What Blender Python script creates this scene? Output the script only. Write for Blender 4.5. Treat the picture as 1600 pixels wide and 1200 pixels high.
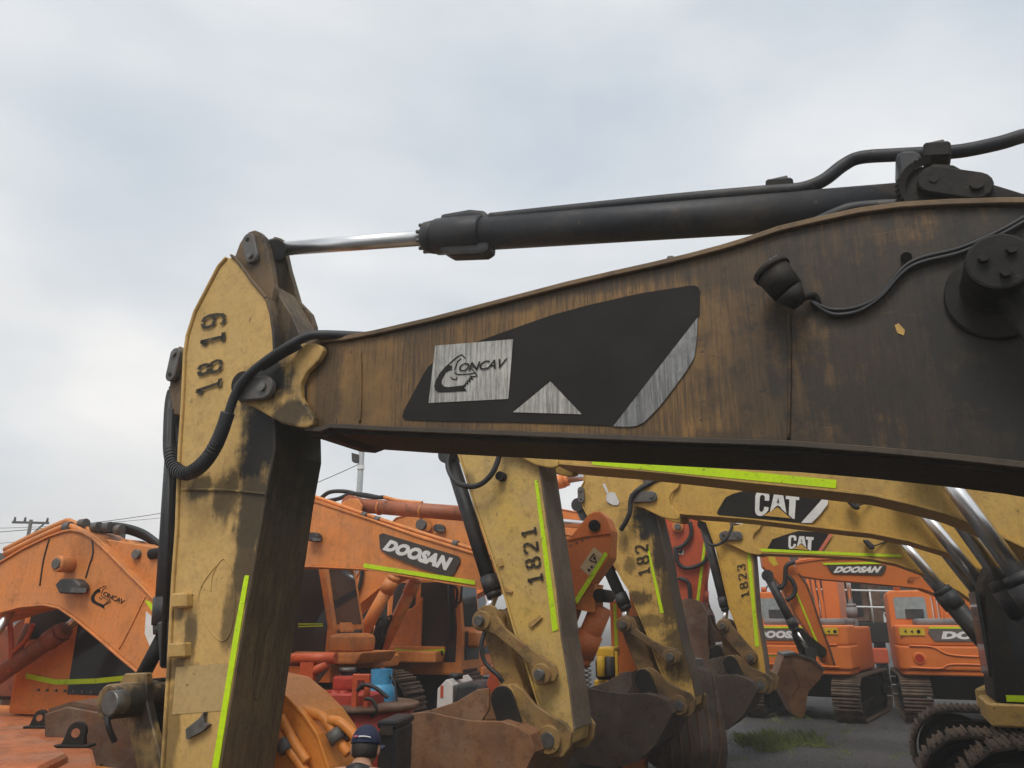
import bpy, bmesh, math, random
from mathutils import Vector, Matrix
random.seed(7)
for o in list(bpy.data.objects): bpy.data.objects.remove(o)
S = bpy.context.scene
COL = S.collection
R = math.radians

# ---------------------------------------------------------------- camera
EYE = 2.15
FOC = 1200.0                      # focal length in photo pixels (1600 wide)
PITCH = math.atan(370 / FOC)
cam = bpy.data.cameras.new('camera'); co = bpy.data.objects.new('camera', cam); COL.objects.link(co)
cam.sensor_width = 36; cam.lens = 36 * FOC / 1600; cam.clip_start = .05; cam.clip_end = 3000
co.location = (0, 0, EYE); co.rotation_euler = (R(90) + PITCH, 0, 0)
S.camera = co
# ---------------------------------------------------------------- sky, sun, exposure
SUN_EL, SUN_AZ = 58, 200          # azimuth clockwise from +Y: behind the camera, a little left
W = bpy.data.worlds.new('World'); S.world = W; W.use_nodes = True
nt = W.node_tree; N = nt.nodes; Lk = nt.links; N.clear()
wo = N.new('ShaderNodeOutputWorld'); bg = N.new('ShaderNodeBackground'); bg.inputs[1].default_value = .1
sky = N.new('ShaderNodeTexSky'); sky.sky_type = 'NISHITA'; sky.sun_disc = False
sky.sun_elevation = R(SUN_EL); sky.sun_rotation = R(SUN_AZ); sky.dust_density = 2.5; sky.air_density = 1.0
tc = N.new('ShaderNodeTexCoord')
mp = N.new('ShaderNodeMapping'); mp.inputs['Scale'].default_value = (1, 1, 2.2); mp.inputs['Location'].default_value = (.3, .1, .4)
Lk.new(tc.outputs['Generated'], mp.inputs[0])
n1 = N.new('ShaderNodeTexNoise'); n1.inputs['Scale'].default_value = 1.5; n1.inputs['Detail'].default_value = 5; n1.inputs['Roughness'].default_value = .45; n1.inputs['Distortion'].default_value = .35
n2 = N.new('ShaderNodeTexNoise'); n2.inputs['Scale'].default_value = 3.0; n2.inputs['Detail'].default_value = 5; n2.inputs['Roughness'].default_value = .52
Lk.new(mp.outputs[0], n1.inputs[0]); Lk.new(mp.outputs[0], n2.inputs[0])
r1 = N.new('ShaderNodeValToRGB'); Lk.new(n1.outputs[0], r1.inputs[0])
r1.color_ramp.elements[0].position = .33; r1.color_ramp.elements[0].color = (.22, .22, .22, 1)
r1.color_ramp.elements[1].position = .66; r1.color_ramp.elements[1].color = (1, 1, 1, 1)
r2 = N.new('ShaderNodeValToRGB'); Lk.new(n2.outputs[0], r2.inputs[0])
r2.color_ramp.elements[0].position = .3; r2.color_ramp.elements[0].color = (5.85, 5.95, 6.05, 1)   # grey undersides
r2.color_ramp.elements[1].position = .68; r2.color_ramp.elements[1].color = (7.4, 7.33, 7.22, 1)  # pale cloud
mx = N.new('ShaderNodeMix'); mx.data_type = 'RGBA'
hs = N.new('ShaderNodeMix'); hs.data_type = 'RGBA'; hs.inputs[0].default_value = .68
Lk.new(sky.outputs[0], hs.inputs[6]); hs.inputs[7].default_value = (4.45, 5.2, 5.9, 1)
Lk.new(r1.outputs[0], mx.inputs[0]); Lk.new(hs.outputs[2], mx.inputs[6]); Lk.new(r2.outputs[0], mx.inputs[7])
Lk.new(mx.outputs[2], bg.inputs[0]); Lk.new(bg.outputs[0], wo.inputs[0])
sl = bpy.data.lights.new('sun', 'SUN'); sl.energy = 1.5; sl.angle = R(24); sl.color = (1, .96, .9)
so = bpy.data.objects.new('sun', sl); COL.objects.link(so)
a, e = R(SUN_AZ), R(SUN_EL)
so.rotation_euler = Vector((math.sin(a) * math.cos(e), math.cos(a) * math.cos(e), math.sin(e))).to_track_quat('Z', 'Y').to_euler()
so.location = (0, -20, 40)
V = S.view_settings; V.view_transform = 'Standard'; V.look = 'None'; V.exposure = .48; V.gamma = 1; V.use_curve_mapping = False
S.cycles.max_bounces = 4; S.cycles.adaptive_threshold = .02; S.cycles.use_denoising = True

# ---------------------------------------------------------------- materials
MATS = {}
def nodes(name):
    m = bpy.data.materials.new(name); m.use_nodes = True; t = m.node_tree
    return m, t, t.nodes['Principled BSDF']
def mnode(t, op, a, b=None, clamp=False):
    n = t.nodes.new('ShaderNodeMath'); n.operation = op; n.use_clamp = clamp
    for i, v in enumerate((a, b)):
        if v is None: continue
        if isinstance(v, (int, float)): n.inputs[i].default_value = v
        else: t.links.new(v, n.inputs[i])
    return n.outputs[0]
def noise(t, vec, scale, detail=5, rough=.55, sc=None, loc=(0, 0, 0)):
    if sc or loc != (0, 0, 0):
        m = t.nodes.new('ShaderNodeMapping'); m.inputs['Scale'].default_value = sc or (1, 1, 1); m.inputs['Location'].default_value = loc
        t.links.new(vec, m.inputs[0]); vec = m.outputs[0]
    n = t.nodes.new('ShaderNodeTexNoise'); n.inputs['Scale'].default_value = scale; n.inputs['Detail'].default_value = detail; n.inputs['Roughness'].default_value = rough
    t.links.new(vec, n.inputs[0]); return n.outputs[0]
def ramp(t, f, lo, hi):
    n = t.nodes.new('ShaderNodeMapRange'); n.interpolation_type = 'SMOOTHSTEP'
    n.inputs[1].default_value = lo; n.inputs[2].default_value = hi
    t.links.new(f, n.inputs[0]); return n.outputs[0]
def mixc(t, f, a, b):
    n = t.nodes.new('ShaderNodeMix'); n.data_type = 'RGBA'
    if isinstance(f, (int, float)): n.inputs[0].default_value = f
    else: t.links.new(f, n.inputs[0])
    for i, v in ((6, a), (7, b)):
        if isinstance(v, tuple): n.inputs[i].default_value = (*v[:3], 1)
        else: t.links.new(v, n.inputs[i])
    return n.outputs[2]
def paint(name, base, base2=None, grime=(.02, .017, .013), streak=0., sx=26, patch=.25, oil=(), rough=.5, rust=0., metal=0., bump=.12, spec=.4, pscale=5., dust=0., seed=0, lo=.52, sz=.9, oilc=(.011, .009, .007), scratch=0.):
    """weathered paint: colour drift, vertical run-off streaks, grime patches, oil stains of given centre and radius, rust"""
    if name in MATS: return MATS[name]
    m, t, b = nodes(name)
    tcn = t.nodes.new('ShaderNodeTexCoord'); P = tcn.outputs['Object']
    base2 = base2 or tuple(c * .72 for c in base)
    c = mixc(t, ramp(t, noise(t, P, 1.7, 3, .6, None, (seed, 0, 0)), .35, .68), base, base2)
    fine = noise(t, P, 34, 3, .65)
    c = mixc(t, mnode(t, 'MULTIPLY', ramp(t, fine, .4, .75), .28), c, tuple(x * .45 for x in base))
    if dust:
        c = mixc(t, mnode(t, 'MULTIPLY', ramp(t, noise(t, P, 2.6, 4, .65, None, (3, seed, 1)), .4, .7), dust), c, (.26, .21, .16))
    f = mnode(t, 'MULTIPLY', ramp(t, noise(t, P, pscale, 6, .66, None, (seed, 2, 5)), lo, lo + .17), patch)
    # small dings
    f = mnode(t, 'MAXIMUM', f, mnode(t, 'MULTIPLY', ramp(t, noise(t, P, 21, 2, .6, None, (seed, 7, 1)), .68, .74), min(1, patch * 2.2)))
    if streak:
        s1 = noise(t, P, 1, 4, .62, (sx, sx, sz)); s2 = noise(t, P, 1, 4, .6, (sx * 3.2, sx * 3.2, sz * 4.5), (9, 0, 0))
        ss = mnode(t, 'ADD', mnode(t, 'MULTIPLY', s1, .6), mnode(t, 'MULTIPLY', s2, .4))
        big = ramp(t, noise(t, P, 1.3, 4, .5, None, (5, seed, 0)), .2, .75)
        f = mnode(t, 'MAXIMUM', f, mnode(t, 'MULTIPLY', ramp(t, mnode(t, 'ADD', ss, mnode(t, 'MULTIPLY', mnode(t, 'SUBTRACT', big, .5), .22)), .38, .66), streak))
    of = None
    if oil:
        wob = noise(t, P, 5, 4, .68, None, (1, 4, seed)); wob2 = noise(t, P, 1, 5, .6, (17, 17, 1.6), (2, 0, 0))
        for (ox, oz, rx, rz, st) in oil:
            v = t.nodes.new('ShaderNodeVectorMath'); v.operation = 'SUBTRACT'; t.links.new(P, v.inputs[0]); v.inputs[1].default_value = (ox, 0, oz)
            v2 = t.nodes.new('ShaderNodeVectorMath'); v2.operation = 'MULTIPLY'; t.links.new(v.outputs[0], v2.inputs[0]); v2.inputs[1].default_value = (1 / rx, 0, 1 / rz)
            ln = t.nodes.new('ShaderNodeVectorMath'); ln.operation = 'LENGTH'; t.links.new(v2.outputs[0], ln.inputs[0])
            dd = mnode(t, 'ADD', ln.outputs['Value'], mnode(t, 'ADD', mnode(t, 'MULTIPLY', mnode(t, 'SUBTRACT', wob, .5), 1.6), mnode(t, 'MULTIPLY', mnode(t, 'SUBTRACT', wob2, .5), .9)))
            mr = t.nodes.new('ShaderNodeMapRange'); mr.interpolation_type = 'SMOOTHSTEP'
            mr.inputs[1].default_value = 1.15; mr.inputs[2].default_value = .55; t.links.new(dd, mr.inputs[0])
            w_ = mnode(t, 'MULTIPLY', mr.outputs[0], st); of = w_ if of is None else mnode(t, 'MAXIMUM', of, w_)
    if rust:
        c = mixc(t, mnode(t, 'MULTIPLY', ramp(t, noise(t, P, 7, 5, .7, None, (8, 1, seed)), .5, .64), rust), c, (.15, .055, .02))
    c = mixc(t, f, c, grime)
    if of is not None: c = mixc(t, of, c, oilc)
    if scratch:
        for rz_, lc in ((.5, (2, 0, 3)), (-1.1, (7, 1, 0))):
            mp_ = t.nodes.new('ShaderNodeMapping'); mp_.inputs['Rotation'].default_value = (0, rz_, 0); mp_.inputs['Scale'].default_value = (1.6, 1, 55); mp_.inputs['Location'].default_value = lc
            t.links.new(P, mp_.inputs[0]); sn = noise(t, mp_.outputs[0], 1.5, 3, .5)
            c = mixc(t, mnode(t, 'MULTIPLY', ramp(t, sn, .70, .75), scratch), c, (.30, .19, .08))
    t.links.new(c, b.inputs['Base Color'])
    rr = mnode(t, 'ADD', rough - .12, mnode(t, 'MULTIPLY', fine, .3))
    t.links.new(rr, b.inputs['Roughness'])
    b.inputs['Metallic'].default_value = metal; b.inputs['Specular IOR Level'].default_value = spec
    if bump:
        bn = t.nodes.new('ShaderNodeBump'); bn.inputs['Strength'].default_value = bump; bn.inputs['Distance'].default_value = .02
        hh = mnode(t, 'ADD', noise(t, P, 11, 4, .65), mnode(t, 'MULTIPLY', f, .25))
        t.links.new(hh, bn.inputs['Height']); t.links.new(bn.outputs[0], b.inputs['Normal'])
    MATS[name] = m; return m
def simple(name, col, rough=.5, metal=0., var=.35, scale=9., trans=0., bump=.05, spec=.5):
    if name in MATS: return MATS[name]
    m, t, b = nodes(name)
    P = t.nodes.new('ShaderNodeTexCoord').outputs['Object']
    nn = noise(t, P, scale, 4, .6)
    c = mixc(t, mnode(t, 'MULTIPLY', ramp(t, nn, .35, .7), var), col, tuple(x * .35 for x in col))
    t.links.new(c, b.inputs['Base Color'])
    t.links.new(mnode(t, 'ADD', rough - .08, mnode(t, 'MULTIPLY', nn, .2)), b.inputs['Roughness'])
    b.inputs['Metallic'].default_value = metal; b.inputs['Specular IOR Level'].default_value = spec
    if trans:
        b.inputs['Transmission Weight'].default_value = trans; b.inputs['IOR'].default_value = 1.2
    if bump:
        bn = t.nodes.new('ShaderNodeBump'); bn.inputs['Strength'].default_value = bump; bn.inputs['Distance'].default_value = .02
        t.links.new(noise(t, P, scale * 4, 3, .6), bn.inputs['Height']); t.links.new(bn.outputs[0], b.inputs['Normal'])
    MATS[name] = m; return m
YEL = (.56, .345, .085); ORG = (.70, .215, .045)
M_yel = paint('cat_yellow', YEL, (.46, .29, .085), patch=.35, rust=.25, dust=.25)
M_black = simple('black_hose', (.013, .013, .014), .55, var=.3)
M_blackp = paint('black_painted_steel', (.022, .024, .028), (.036, .038, .042), grime=(.085, .068, .05), patch=.5, dust=.12, rough=.5, spec=.3)  # slightly blue black: the milky haze over the cylinder is in the colour
M_chrome = simple('chrome_rod', (.8, .8, .8), .3, 1., .2, 5, bump=0)
M_steel = simple('worn_steel', (.17, .165, .155), .45, .75, .6, 14)
M_pin = paint('grey_retainer_plate', (.13, .125, .115), (.09, .085, .08), patch=.5, rough=.5, rust=.3)
M_lime = paint('lime_reflective_tape', (.56, .80, .0), (.50, .72, .01), grime=(.10, .11, .03), patch=.5, pscale=9., lo=.56, rough=.4, bump=0)
M_decalk = simple('black_decal', (.016, .014, .011), .6, var=.5, bump=0, spec=.2, scale=4)
M_white = simple('white_decal', (.72, .71, .68), .5, var=.2, bump=0)
M_stencil = paint('stencil_black', (.025, .022, .016), (.05, .04, .025), grime=(.25, .17, .06), patch=.55, rough=.6, bump=0, pscale=14, spec=.2)
M_org = paint('doosan_orange', (.76, .225, .04), (.68, .19, .035), grime=(.05, .025, .012), patch=.16, rough=.42, rust=.14, dust=.12)
M_orgf = paint('faded_orange', (.44, .125, .032), (.36, .10, .03), grime=(.05, .025, .015), patch=.5, rough=.55, rust=.6, dust=.4, scratch=.3)
M_red = paint('red_orange', (.52, .085, .025), (.44, .07, .022), grime=(.05, .02, .012), patch=.25, rough=.45, rust=.2)
M_rust = paint('rusty_steel', (.115, .055, .028), (.075, .04, .024), grime=(.02, .015, .012), patch=.5, rough=.75, rust=.5, dust=.35, bump=.3)
M_mud = paint('muddy_track_steel', (.11, .075, .05), (.05, .035, .026), grime=(.012, .01, .008), patch=.6, rough=.85, rust=.4, dust=.4, bump=.3)
M_dark = paint('oily_black_steel', (.012, .011, .01), (.022, .018, .014), grime=(.04, .028, .018), patch=.3, rough=.62, bump=.25, spec=.22)
M_glass = simple('tinted_cab_glass', (.03, .034, .036), .06, 0., .2, 2, bump=0, spec=.5)
M_grey = paint('grey_plastic', (.2, .2, .2), (.13, .13, .13), patch=.3, rough=.6)

# ---------------------------------------------------------------- mesh helpers
class MB:
    def __init__(s): s.v = []; s.f = []; s.sm = []
    def add(s, vs, fs, sm=False):
        k = len(s.v); s.v += [tuple(v) for v in vs]
        for f in fs: s.f.append(tuple(i + k for i in f)); s.sm.append(sm)
        return s
    def prism(s, pts, y0, y1, sm=False):
        n = len(pts); ar = sum(pts[i][0] * pts[(i + 1) % n][1] - pts[(i + 1) % n][0] * pts[i][1] for i in range(n))
        if ar < 0: pts = pts[::-1]
        if y1 < y0: y0, y1 = y1, y0
        vs = [(x, y0, z) for x, z in pts] + [(x, y1, z) for x, z in pts]
        s.add(vs, [tuple(range(n)), tuple(range(2 * n - 1, n - 1, -1))])
        k = len(s.v) - 2 * n
        for i in range(n):
            j = (i + 1) % n; s.f.append((k + j, k + i, k + n + i, k + n + j)); s.sm.append(sm)
        return s
    def zprism(s, pts, z0, z1):
        n = len(pts); ar = sum(pts[i][0] * pts[(i + 1) % n][1] - pts[(i + 1) % n][0] * pts[i][1] for i in range(n))
        if ar < 0: pts = pts[::-1]
        vs = [(x, y, z0) for x, y in pts] + [(x, y, z1) for x, y in pts]
        s.add(vs, [tuple(range(n - 1, -1, -1)), tuple(range(n, 2 * n))] + [(i, (i + 1) % n, n + (i + 1) % n, n + i) for i in range(n)])
        return s
    def box(s, x0, x1, y0, y1, z0, z1): return s.prism([(x0, z0), (x1, z0), (x1, z1), (x0, z1)], y0, y1)
    def cyl(s, p0, p1, r, r1=None, seg=20, caps=True):
        p0 = Vector(p0); p1 = Vector(p1); r1 = r if r1 is None else r1
        q = (p1 - p0).to_track_quat('Z', 'Y'); vs = []
        for p, rr in ((p0, r), (p1, r1)):
            for i in range(seg):
                an = 2 * math.pi * i / seg; vs.append(p + q @ Vector((rr * math.cos(an), rr * math.sin(an), 0)))
        s.add(vs, [(i, (i + 1) % seg, seg + (i + 1) % seg, seg + i) for i in range(seg)], True)
        if caps:
            k = len(s.v) - 2 * seg
            s.f.append(tuple(k + i for i in range(seg - 1, -1, -1))); s.sm.append(False)
            s.f.append(tuple(k + seg + i for i in range(seg))); s.sm.append(False)
        return s
    def tube(s, pts, r, seg=10, sub=6, smooth=True):
        P = [Vector(p) for p in pts]
        if smooth and len(P) > 2: P = crom(P, sub)
        rs = r if isinstance(r, (list, tuple)) else [r] * len(P)
        if len(rs) != len(P): rs = [rs[min(len(rs) - 1, int(i * (len(rs) - 1) / max(1, len(P) - 1) + .5))] for i in range(len(P))]
        up = Vector((.13, .21, .97)); vs = []
        for i, p in enumerate(P):
            d = (P[min(i + 1, len(P) - 1)] - P[max(i - 1, 0)]).normalized()
            x = d.cross(up)
            if x.length < .05: x = d.cross(Vector((1, 0, 0)))
            x.normalize(); y = d.cross(x)
            vs += [p + rs[i] * (x * math.cos(2 * math.pi * k / seg) + y * math.sin(2 * math.pi * k / seg)) for k in range(seg)]
        fs = []
        for i in range(len(P) - 1):
            for k in range(seg):
                k2 = (k + 1) % seg; fs.append((i * seg + k, (i + 1) * seg + k, (i + 1) * seg + k2, i * seg + k2))
        s.add(vs, fs, True)
        b = len(s.v) - len(vs)
        s.f.append(tuple(b + k for k in range(seg))); s.sm.append(False)
        s.f.append(tuple(b + len(vs) - seg + k for k in range(seg - 1, -1, -1))); s.sm.append(False)
        return s
    def strip(s, path, t, y0, y1, side=1):
        """flat bar of thickness t laid along a path in the x-z plane"""
        n = len(path); out = []
        for i, (x, z) in enumerate(path):
            a = path[max(0, i - 1)]; b = path[min(n - 1, i + 1)]
            dx, dz = b[0] - a[0], b[1] - a[1]; l = math.hypot(dx, dz) or 1
            out.append((x - dz / l * t * side, z + dx / l * t * side))
        vs = []
        for (x, z), (u, w) in zip(path, out): vs += [(x, y0, z), (x, y1, z), (u, y1, w), (u, y0, w)]
        fs = []
        for i in range(n - 1):
            for k in range(4): fs.append((4 * i + k, 4 * i + (k + 1) % 4, 4 * i + 4 + (k + 1) % 4, 4 * i + 4 + k))
        fs += [(0, 3, 2, 1), tuple(4 * (n - 1) + k for k in range(4))]
        return s.add(vs, fs)
    def build(s, name, mat, parent=None, bevel=0., seg=1):
        me = bpy.data.meshes.new(name); me.from_pydata(s.v, [], s.f); me.polygons.foreach_set('use_smooth', s.sm)
        bm = bmesh.new(); bm.from_mesh(me); bmesh.ops.recalc_face_normals(bm, faces=bm.faces)
        if bevel:
            es = [e for e in bm.edges if len(e.link_faces) == 2 and e.calc_face_angle(0) > R(28)]
            try: bmesh.ops.bevel(bm, geom=es, offset=bevel, segments=seg, profile=.6, affect='EDGES', clamp_overlap=True)
            except Exception: pass
        bm.to_mesh(me); bm.free()
        me.materials.append(mat)
        o = bpy.data.objects.new(name, me); COL.objects.link(o)
        if parent: o.parent = parent
        return o
def crom(P, sub=6):
    out = []
    for i in range(len(P) - 1):
        p0, p1, p2, p3 = P[max(i - 1, 0)], P[i], P[i + 1], P[min(i + 2, len(P) - 1)]
        for k in range(sub):
            t = k / sub
            out.append(.5 * ((2 * p1) + (p2 - p0) * t + (2 * p0 - 5 * p1 + 4 * p2 - p3) * t * t + (3 * p1 - p0 - 3 * p2 + p3) * t ** 3))
    out.append(P[-1]); return out
def curve2(pts, sub=5): return [(p.x, p.y) for p in crom([Vector((x, z)) for x, z in pts], sub)]
def arc(cx, cz, r, a0, a1, n=10): return [(cx + r * math.cos(R(a0 + (a1 - a0) * i / n)), cz + r * math.sin(R(a0 + (a1 - a0) * i / n))) for i in range(n + 1)]
def stadium(p, q, r, n=8):
    an = math.degrees(math.atan2(q[1] - p[1], q[0] - p[0]))
    return arc(q[0], q[1], r, an - 90, an + 90, n) + arc(p[0], p[1], r, an + 90, an + 270, n)
def empty(name, loc, rz, label, cat, group=None):
    o = bpy.data.objects.new(name, None); COL.objects.link(o); o.location = loc; o.rotation_euler = (0, 0, rz)
    return tag(o, label, cat, group)
def tag(o, label, cat, group=None):
    o['label'] = label; o['category'] = cat
    if group: o['group'] = group
    return o
def struct(o, kind='structure'): o['kind'] = kind; return o
def ray(px, py):
    xc = (px - 800) / FOC; yc = (600 - py) / FOC
    return Vector((xc, math.cos(PITCH) - yc * math.sin(PITCH), math.sin(PITCH) + yc * math.cos(PITCH)))
class Fr:
    """upright plane of a machine: measures taken off the photo become metres along (x) and up (z) that plane; y runs away from the camera"""
    def __init__(s, px, py, d, th):
        r = ray(px, py); s.o = Vector((r.x * d / r.y, d, 0)); s.th = R(th)
        s.ex = Vector((math.cos(s.th), math.sin(s.th), 0)); s.n = Vector((-math.sin(s.th), math.cos(s.th), 0))
    def L(s, px, py, n=0.):
        r = ray(px, py); o = s.o + s.n * n; k = o.dot(s.n) / r.dot(s.n); p = r * k
        return ((p - o).dot(s.ex), EYE + p.z)
    def L3(s, px, py, n=0.): x, z = s.L(px, py, n); return Vector((x, n, z))
    def P(s, pts, n=0.): return [s.L(x, y, n) for x, y in pts]
    def root(s, name, label, cat, group=None): s.e = empty(name, s.o, s.th, label, cat, group); return s.e
def at(px, py, d):
    r = ray(px, py); k = d / r.y; return Vector((r.x * k, d, EYE + r.z * k))
def on_ground(px, py):
    r = ray(px, py); k = -EYE / r.z; return Vector((r.x * k, r.y * k, 0))
FONT = {}
def text2d(st, bold=.0, shear=0., space=1.):
    key = (st, bold, shear, space)
    if key in FONT: return FONT[key]
    c = bpy.data.curves.new('t', 'FONT'); c.body = st; c.offset = bold; c.shear = shear; c.space_character = space; c.resolution_u = 4
    o = bpy.data.objects.new('t', c); COL.objects.link(o)
    me = bpy.data.meshes.new_from_object(o.evaluated_get(bpy.context.evaluated_depsgraph_get()))
    vs = [v.co.copy() for v in me.vertices]; fs = [tuple(p.vertices) for p in me.polygons]
    x0 = min(v.x for v in vs); x1 = max(v.x for v in vs); y0 = min(v.y for v in vs); y1 = max(v.y for v in vs)
    vs = [((v.x - x0) / (x1 - x0), (v.y - y0) / (y1 - y0)) for v in vs]
    bpy.data.objects.remove(o); bpy.data.curves.remove(c); bpy.data.meshes.remove(me)
    FONT[key] = (vs, fs); return FONT[key]
def lettering(st, fr, quad, n, mat, parent, bold=.02, shear=0., space=1., name='lettering', t=.0015):
    """flat lettering on a plane: quad = where text top-left, top-right, bottom-right, bottom-left stand in the photo"""
    vs, fs = text2d(st, bold, shear, space); tl, tr, br, bl = [Vector(fr.L(*q, n)) for q in quad]
    out = []
    for u, w in vs:
        p = bl.lerp(br, u).lerp(tl.lerp(tr, u), w); out.append((p.x, n, p.y))
    b = MB(); b.add(out, fs); o = b.build(name, mat, parent)
    return o
def decal(fr, pts, n, mat, parent, name='decal', t=.003): return MB().prism(fr.P(pts, n), n, n + t).build(name, mat, parent)
def letter_poly(fr, pts, n, mat, parent, name='letter', t=.003): return decal(fr, pts, n, mat, parent, name, t)

STROKES = {
 '1': [[(.22, .74), (.5, .97)], [(.5, 1), (.5, .05)], [(.2, .06), (.8, .06)]],
 '8': [[(.44, .95), (.25, .9), (.2, .75), (.25, .6), (.44, .54)], [(.56, .95), (.75, .9), (.8, .75), (.75, .6), (.56, .54)], [(.44, .48), (.2, .42), (.12, .25), (.2, .1), (.44, .04)], [(.56, .48), (.8, .42), (.88, .25), (.8, .1), (.56, .04)]],
 '9': [[(.45, .96), (.2, .9), (.12, .7), (.2, .52), (.45, .46)], [(.55, .96), (.8, .88), (.88, .7), (.86, .4), (.75, .15), (.55, .05)], [(.45, .04), (.2, .1), (.14, .22)], [(.55, .46), (.8, .55)]],
 '2': [[(.12, .72), (.16, .88), (.44, .96)], [(.56, .96), (.82, .88), (.86, .7), (.72, .5), (.4, .28), (.16, .08)], [(.14, .06), (.88, .06)]],
 '3': [[(.12, .8), (.2, .92), (.44, .96)], [(.56, .96), (.8, .88), (.84, .72), (.7, .56), (.46, .52)], [(.5, .5), (.8, .44), (.88, .26), (.78, .1), (.56, .04)], [(.44, .04), (.2, .1), (.1, .24)]]}
def stencil(st, fr, quad, n, mat, parent, w=.085):
    """stencilled figures with bridges, brushed on the steel"""
    tl, tr, br, bl = [Vector(fr.L(*q, n)) for q in quad]; b = MB(); k = len(st); rnd = random.Random(st)
    for i, ch in enumerate(st):
        b = MB()
        for sk in STROKES[ch]:
            m = len(sk); L_, R_ = [], []
            for j, (x, y) in enumerate(sk):
                a, c = sk[max(0, j - 1)], sk[min(m - 1, j + 1)]; d = math.hypot((c[0] - a[0]), (c[1] - a[1])) or 1
                nx, ny = -(c[1] - a[1]) / d * w * 1.25, (c[0] - a[0]) / d * w
                L_.append((x + nx, y + ny)); R_.append((x - nx, y - ny))
            def T(p):
                u = (i + .1 + p[0] * .8) / k; q = bl.lerp(br, u).lerp(tl.lerp(tr, u), p[1]); return (q.x, n, q.y)
            for j in range(m - 1): b.add([T(L_[j]), T(L_[j + 1]), T(R_[j + 1]), T(R_[j])], [(0, 1, 2, 3)])
        b.build('stencil_digit', mat, parent)
# ---------------------------------------------------------------- ground
def ground():
    m, t, b = nodes('wet_dark_gravel')
    P = t.nodes.new('ShaderNodeTexCoord').outputs['Object']
    n_s = noise(t, P, 42, 8, .7); n_l = noise(t, P, .35, 6, .6); vor = t.nodes.new('ShaderNodeTexVoronoi'); vor.inputs['Scale'].default_value = 30; t.links.new(P, vor.inputs[0])
    c = mixc(t, ramp(t, n_s, .35, .7), (.024, .024, .026), (.105, .102, .1))
    c = mixc(t, mnode(t, 'MULTIPLY', ramp(t, n_l, .45, .65), .5), c, (.06, .05, .042))
    c = mixc(t, mnode(t, 'MULTIPLY', ramp(t, noise(t, P, 90, 3, .5), .66, .72), .7), c, (.3, .29, .27))
    t.links.new(c, b.inputs['Base Color']); t.links.new(mnode(t, 'ADD', .45, mnode(t, 'MULTIPLY', n_l, .5)), b.inputs['Roughness'])
    bn = t.nodes.new('ShaderNodeBump'); bn.inputs['Strength'].default_value = .8; bn.inputs['Distance'].default_value = .03
    t.links.new(mnode(t, 'ADD', mnode(t, 'MULTIPLY', vor.outputs['Distance'], 1.), n_s), bn.inputs['Height']); t.links.new(bn.outputs[0], b.inputs['Normal'])
    bm = bmesh.new(); bmesh.ops.create_grid(bm, x_segments=90, y_segments=90, size=45)
    for v in bm.verts:
        v.co.z = .03 * math.sin(v.co.x * 1.3 + 1) * math.sin(v.co.y * .9) + random.uniform(-.012, .012)
        if abs(v.co.x) > 44 or abs(v.co.y) > 44: v.co.x *= 30; v.co.y *= 30; v.co.z = 0
        v.co.y += 12
    me = bpy.data.meshes.new('ground'); bm.to_mesh(me); bm.free(); me.materials.append(m)
    for p in me.polygons: p.use_smooth = True
    o = bpy.data.objects.new('ground', me); COL.objects.link(o); struct(o)
ground()
def gravel():
    """loose stones on the open ground between the machines"""
    b = MB(); rnd = random.Random(3)
    for i in range(6000):
        y = rnd.uniform(5.5, 18); x = rnd.uniform(1.5 + (y - 6) * .25, 4 + y * .55); r = rnd.choice([.008, .012, .016, .022]) * rnd.uniform(.7, 1.5)
        z = .03 * math.sin(x * 1.3 + 1) * math.sin((y - 12) * .9) + .004
        a = rnd.uniform(0, 6); q = [(math.cos(a + k * 2.1) * r * rnd.uniform(.7, 1.2), math.sin(a + k * 2.1) * r * rnd.uniform(.7, 1.2)) for k in range(3)]
        b.add([(x + u, y + w, z) for u, w in q] + [(x + rnd.uniform(-.3, .3) * r, y, z + r * rnd.uniform(.5, 1))], [(0, 1, 3), (1, 2, 3), (2, 0, 3)])
    struct(b.build('gravel', simple('pale_stone', (.12, .115, .11), .8, var=.7, scale=1.5)), 'stuff')
gravel()

# ---------------------------------------------------------------- yellow excavators: shared builders
FA = Fr(398, 607, 5.0, -25); FB = Fr(868, 1152, 8.0, -25); FC = Fr(1066, 1100, 10.8, -25); FD = Fr(1191, 1069, 13.6, -25)
def boom(root, top, bot, n0, n1, mat, lip=None, lt=.028, over=.02, name='boom', bevel=.006):
    o = MB().prism(top + bot[::-1], n0, n1).build(name, mat, root, bevel)
    lm = lip or mat
    MB().strip(top, lt, n0 - over, n1 + over, 1).build('top_plate', lm, o, .004)
    MB().strip(bot, lt, n0 - over, n1 + over, -1).build('bottom_plate', lm, o, .004)
    return o
def cylinder(root, pb, pj, pr, r, rr, mb=None, gland=True, eye=True, rod=None):
    """hydraulic cylinder: barrel from base pb to gland pj, chrome rod on to pr"""
    pb, pj, pr = Vector(pb), Vector(pj), Vector(pr); d = (pj - pb).normalized(); mb = mb or M_blackp
    b = MB().cyl(pb, pj, r, seg=24)
    if gland:
        b.cyl(pj - d * r * 2.6, pj - d * r * .5, r * 1.16, seg=24); b.cyl(pj - d * r * .5, pj + d * r * .25, r * 1.05, r * .98, seg=24)
    o = b.build('cylinder_barrel', mb, root)
    MB().cyl(pj, pr, rr, seg=20).build('chrome_rod', rod or M_chrome, o)
    if eye:
        for p in (pb, pr): MB().cyl(p + Vector((0, -r * 1.2, 0)), p + Vector((0, r * 1.2, 0)), r * 1.25).build('rod_eye', mb, o)
    return o
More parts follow.
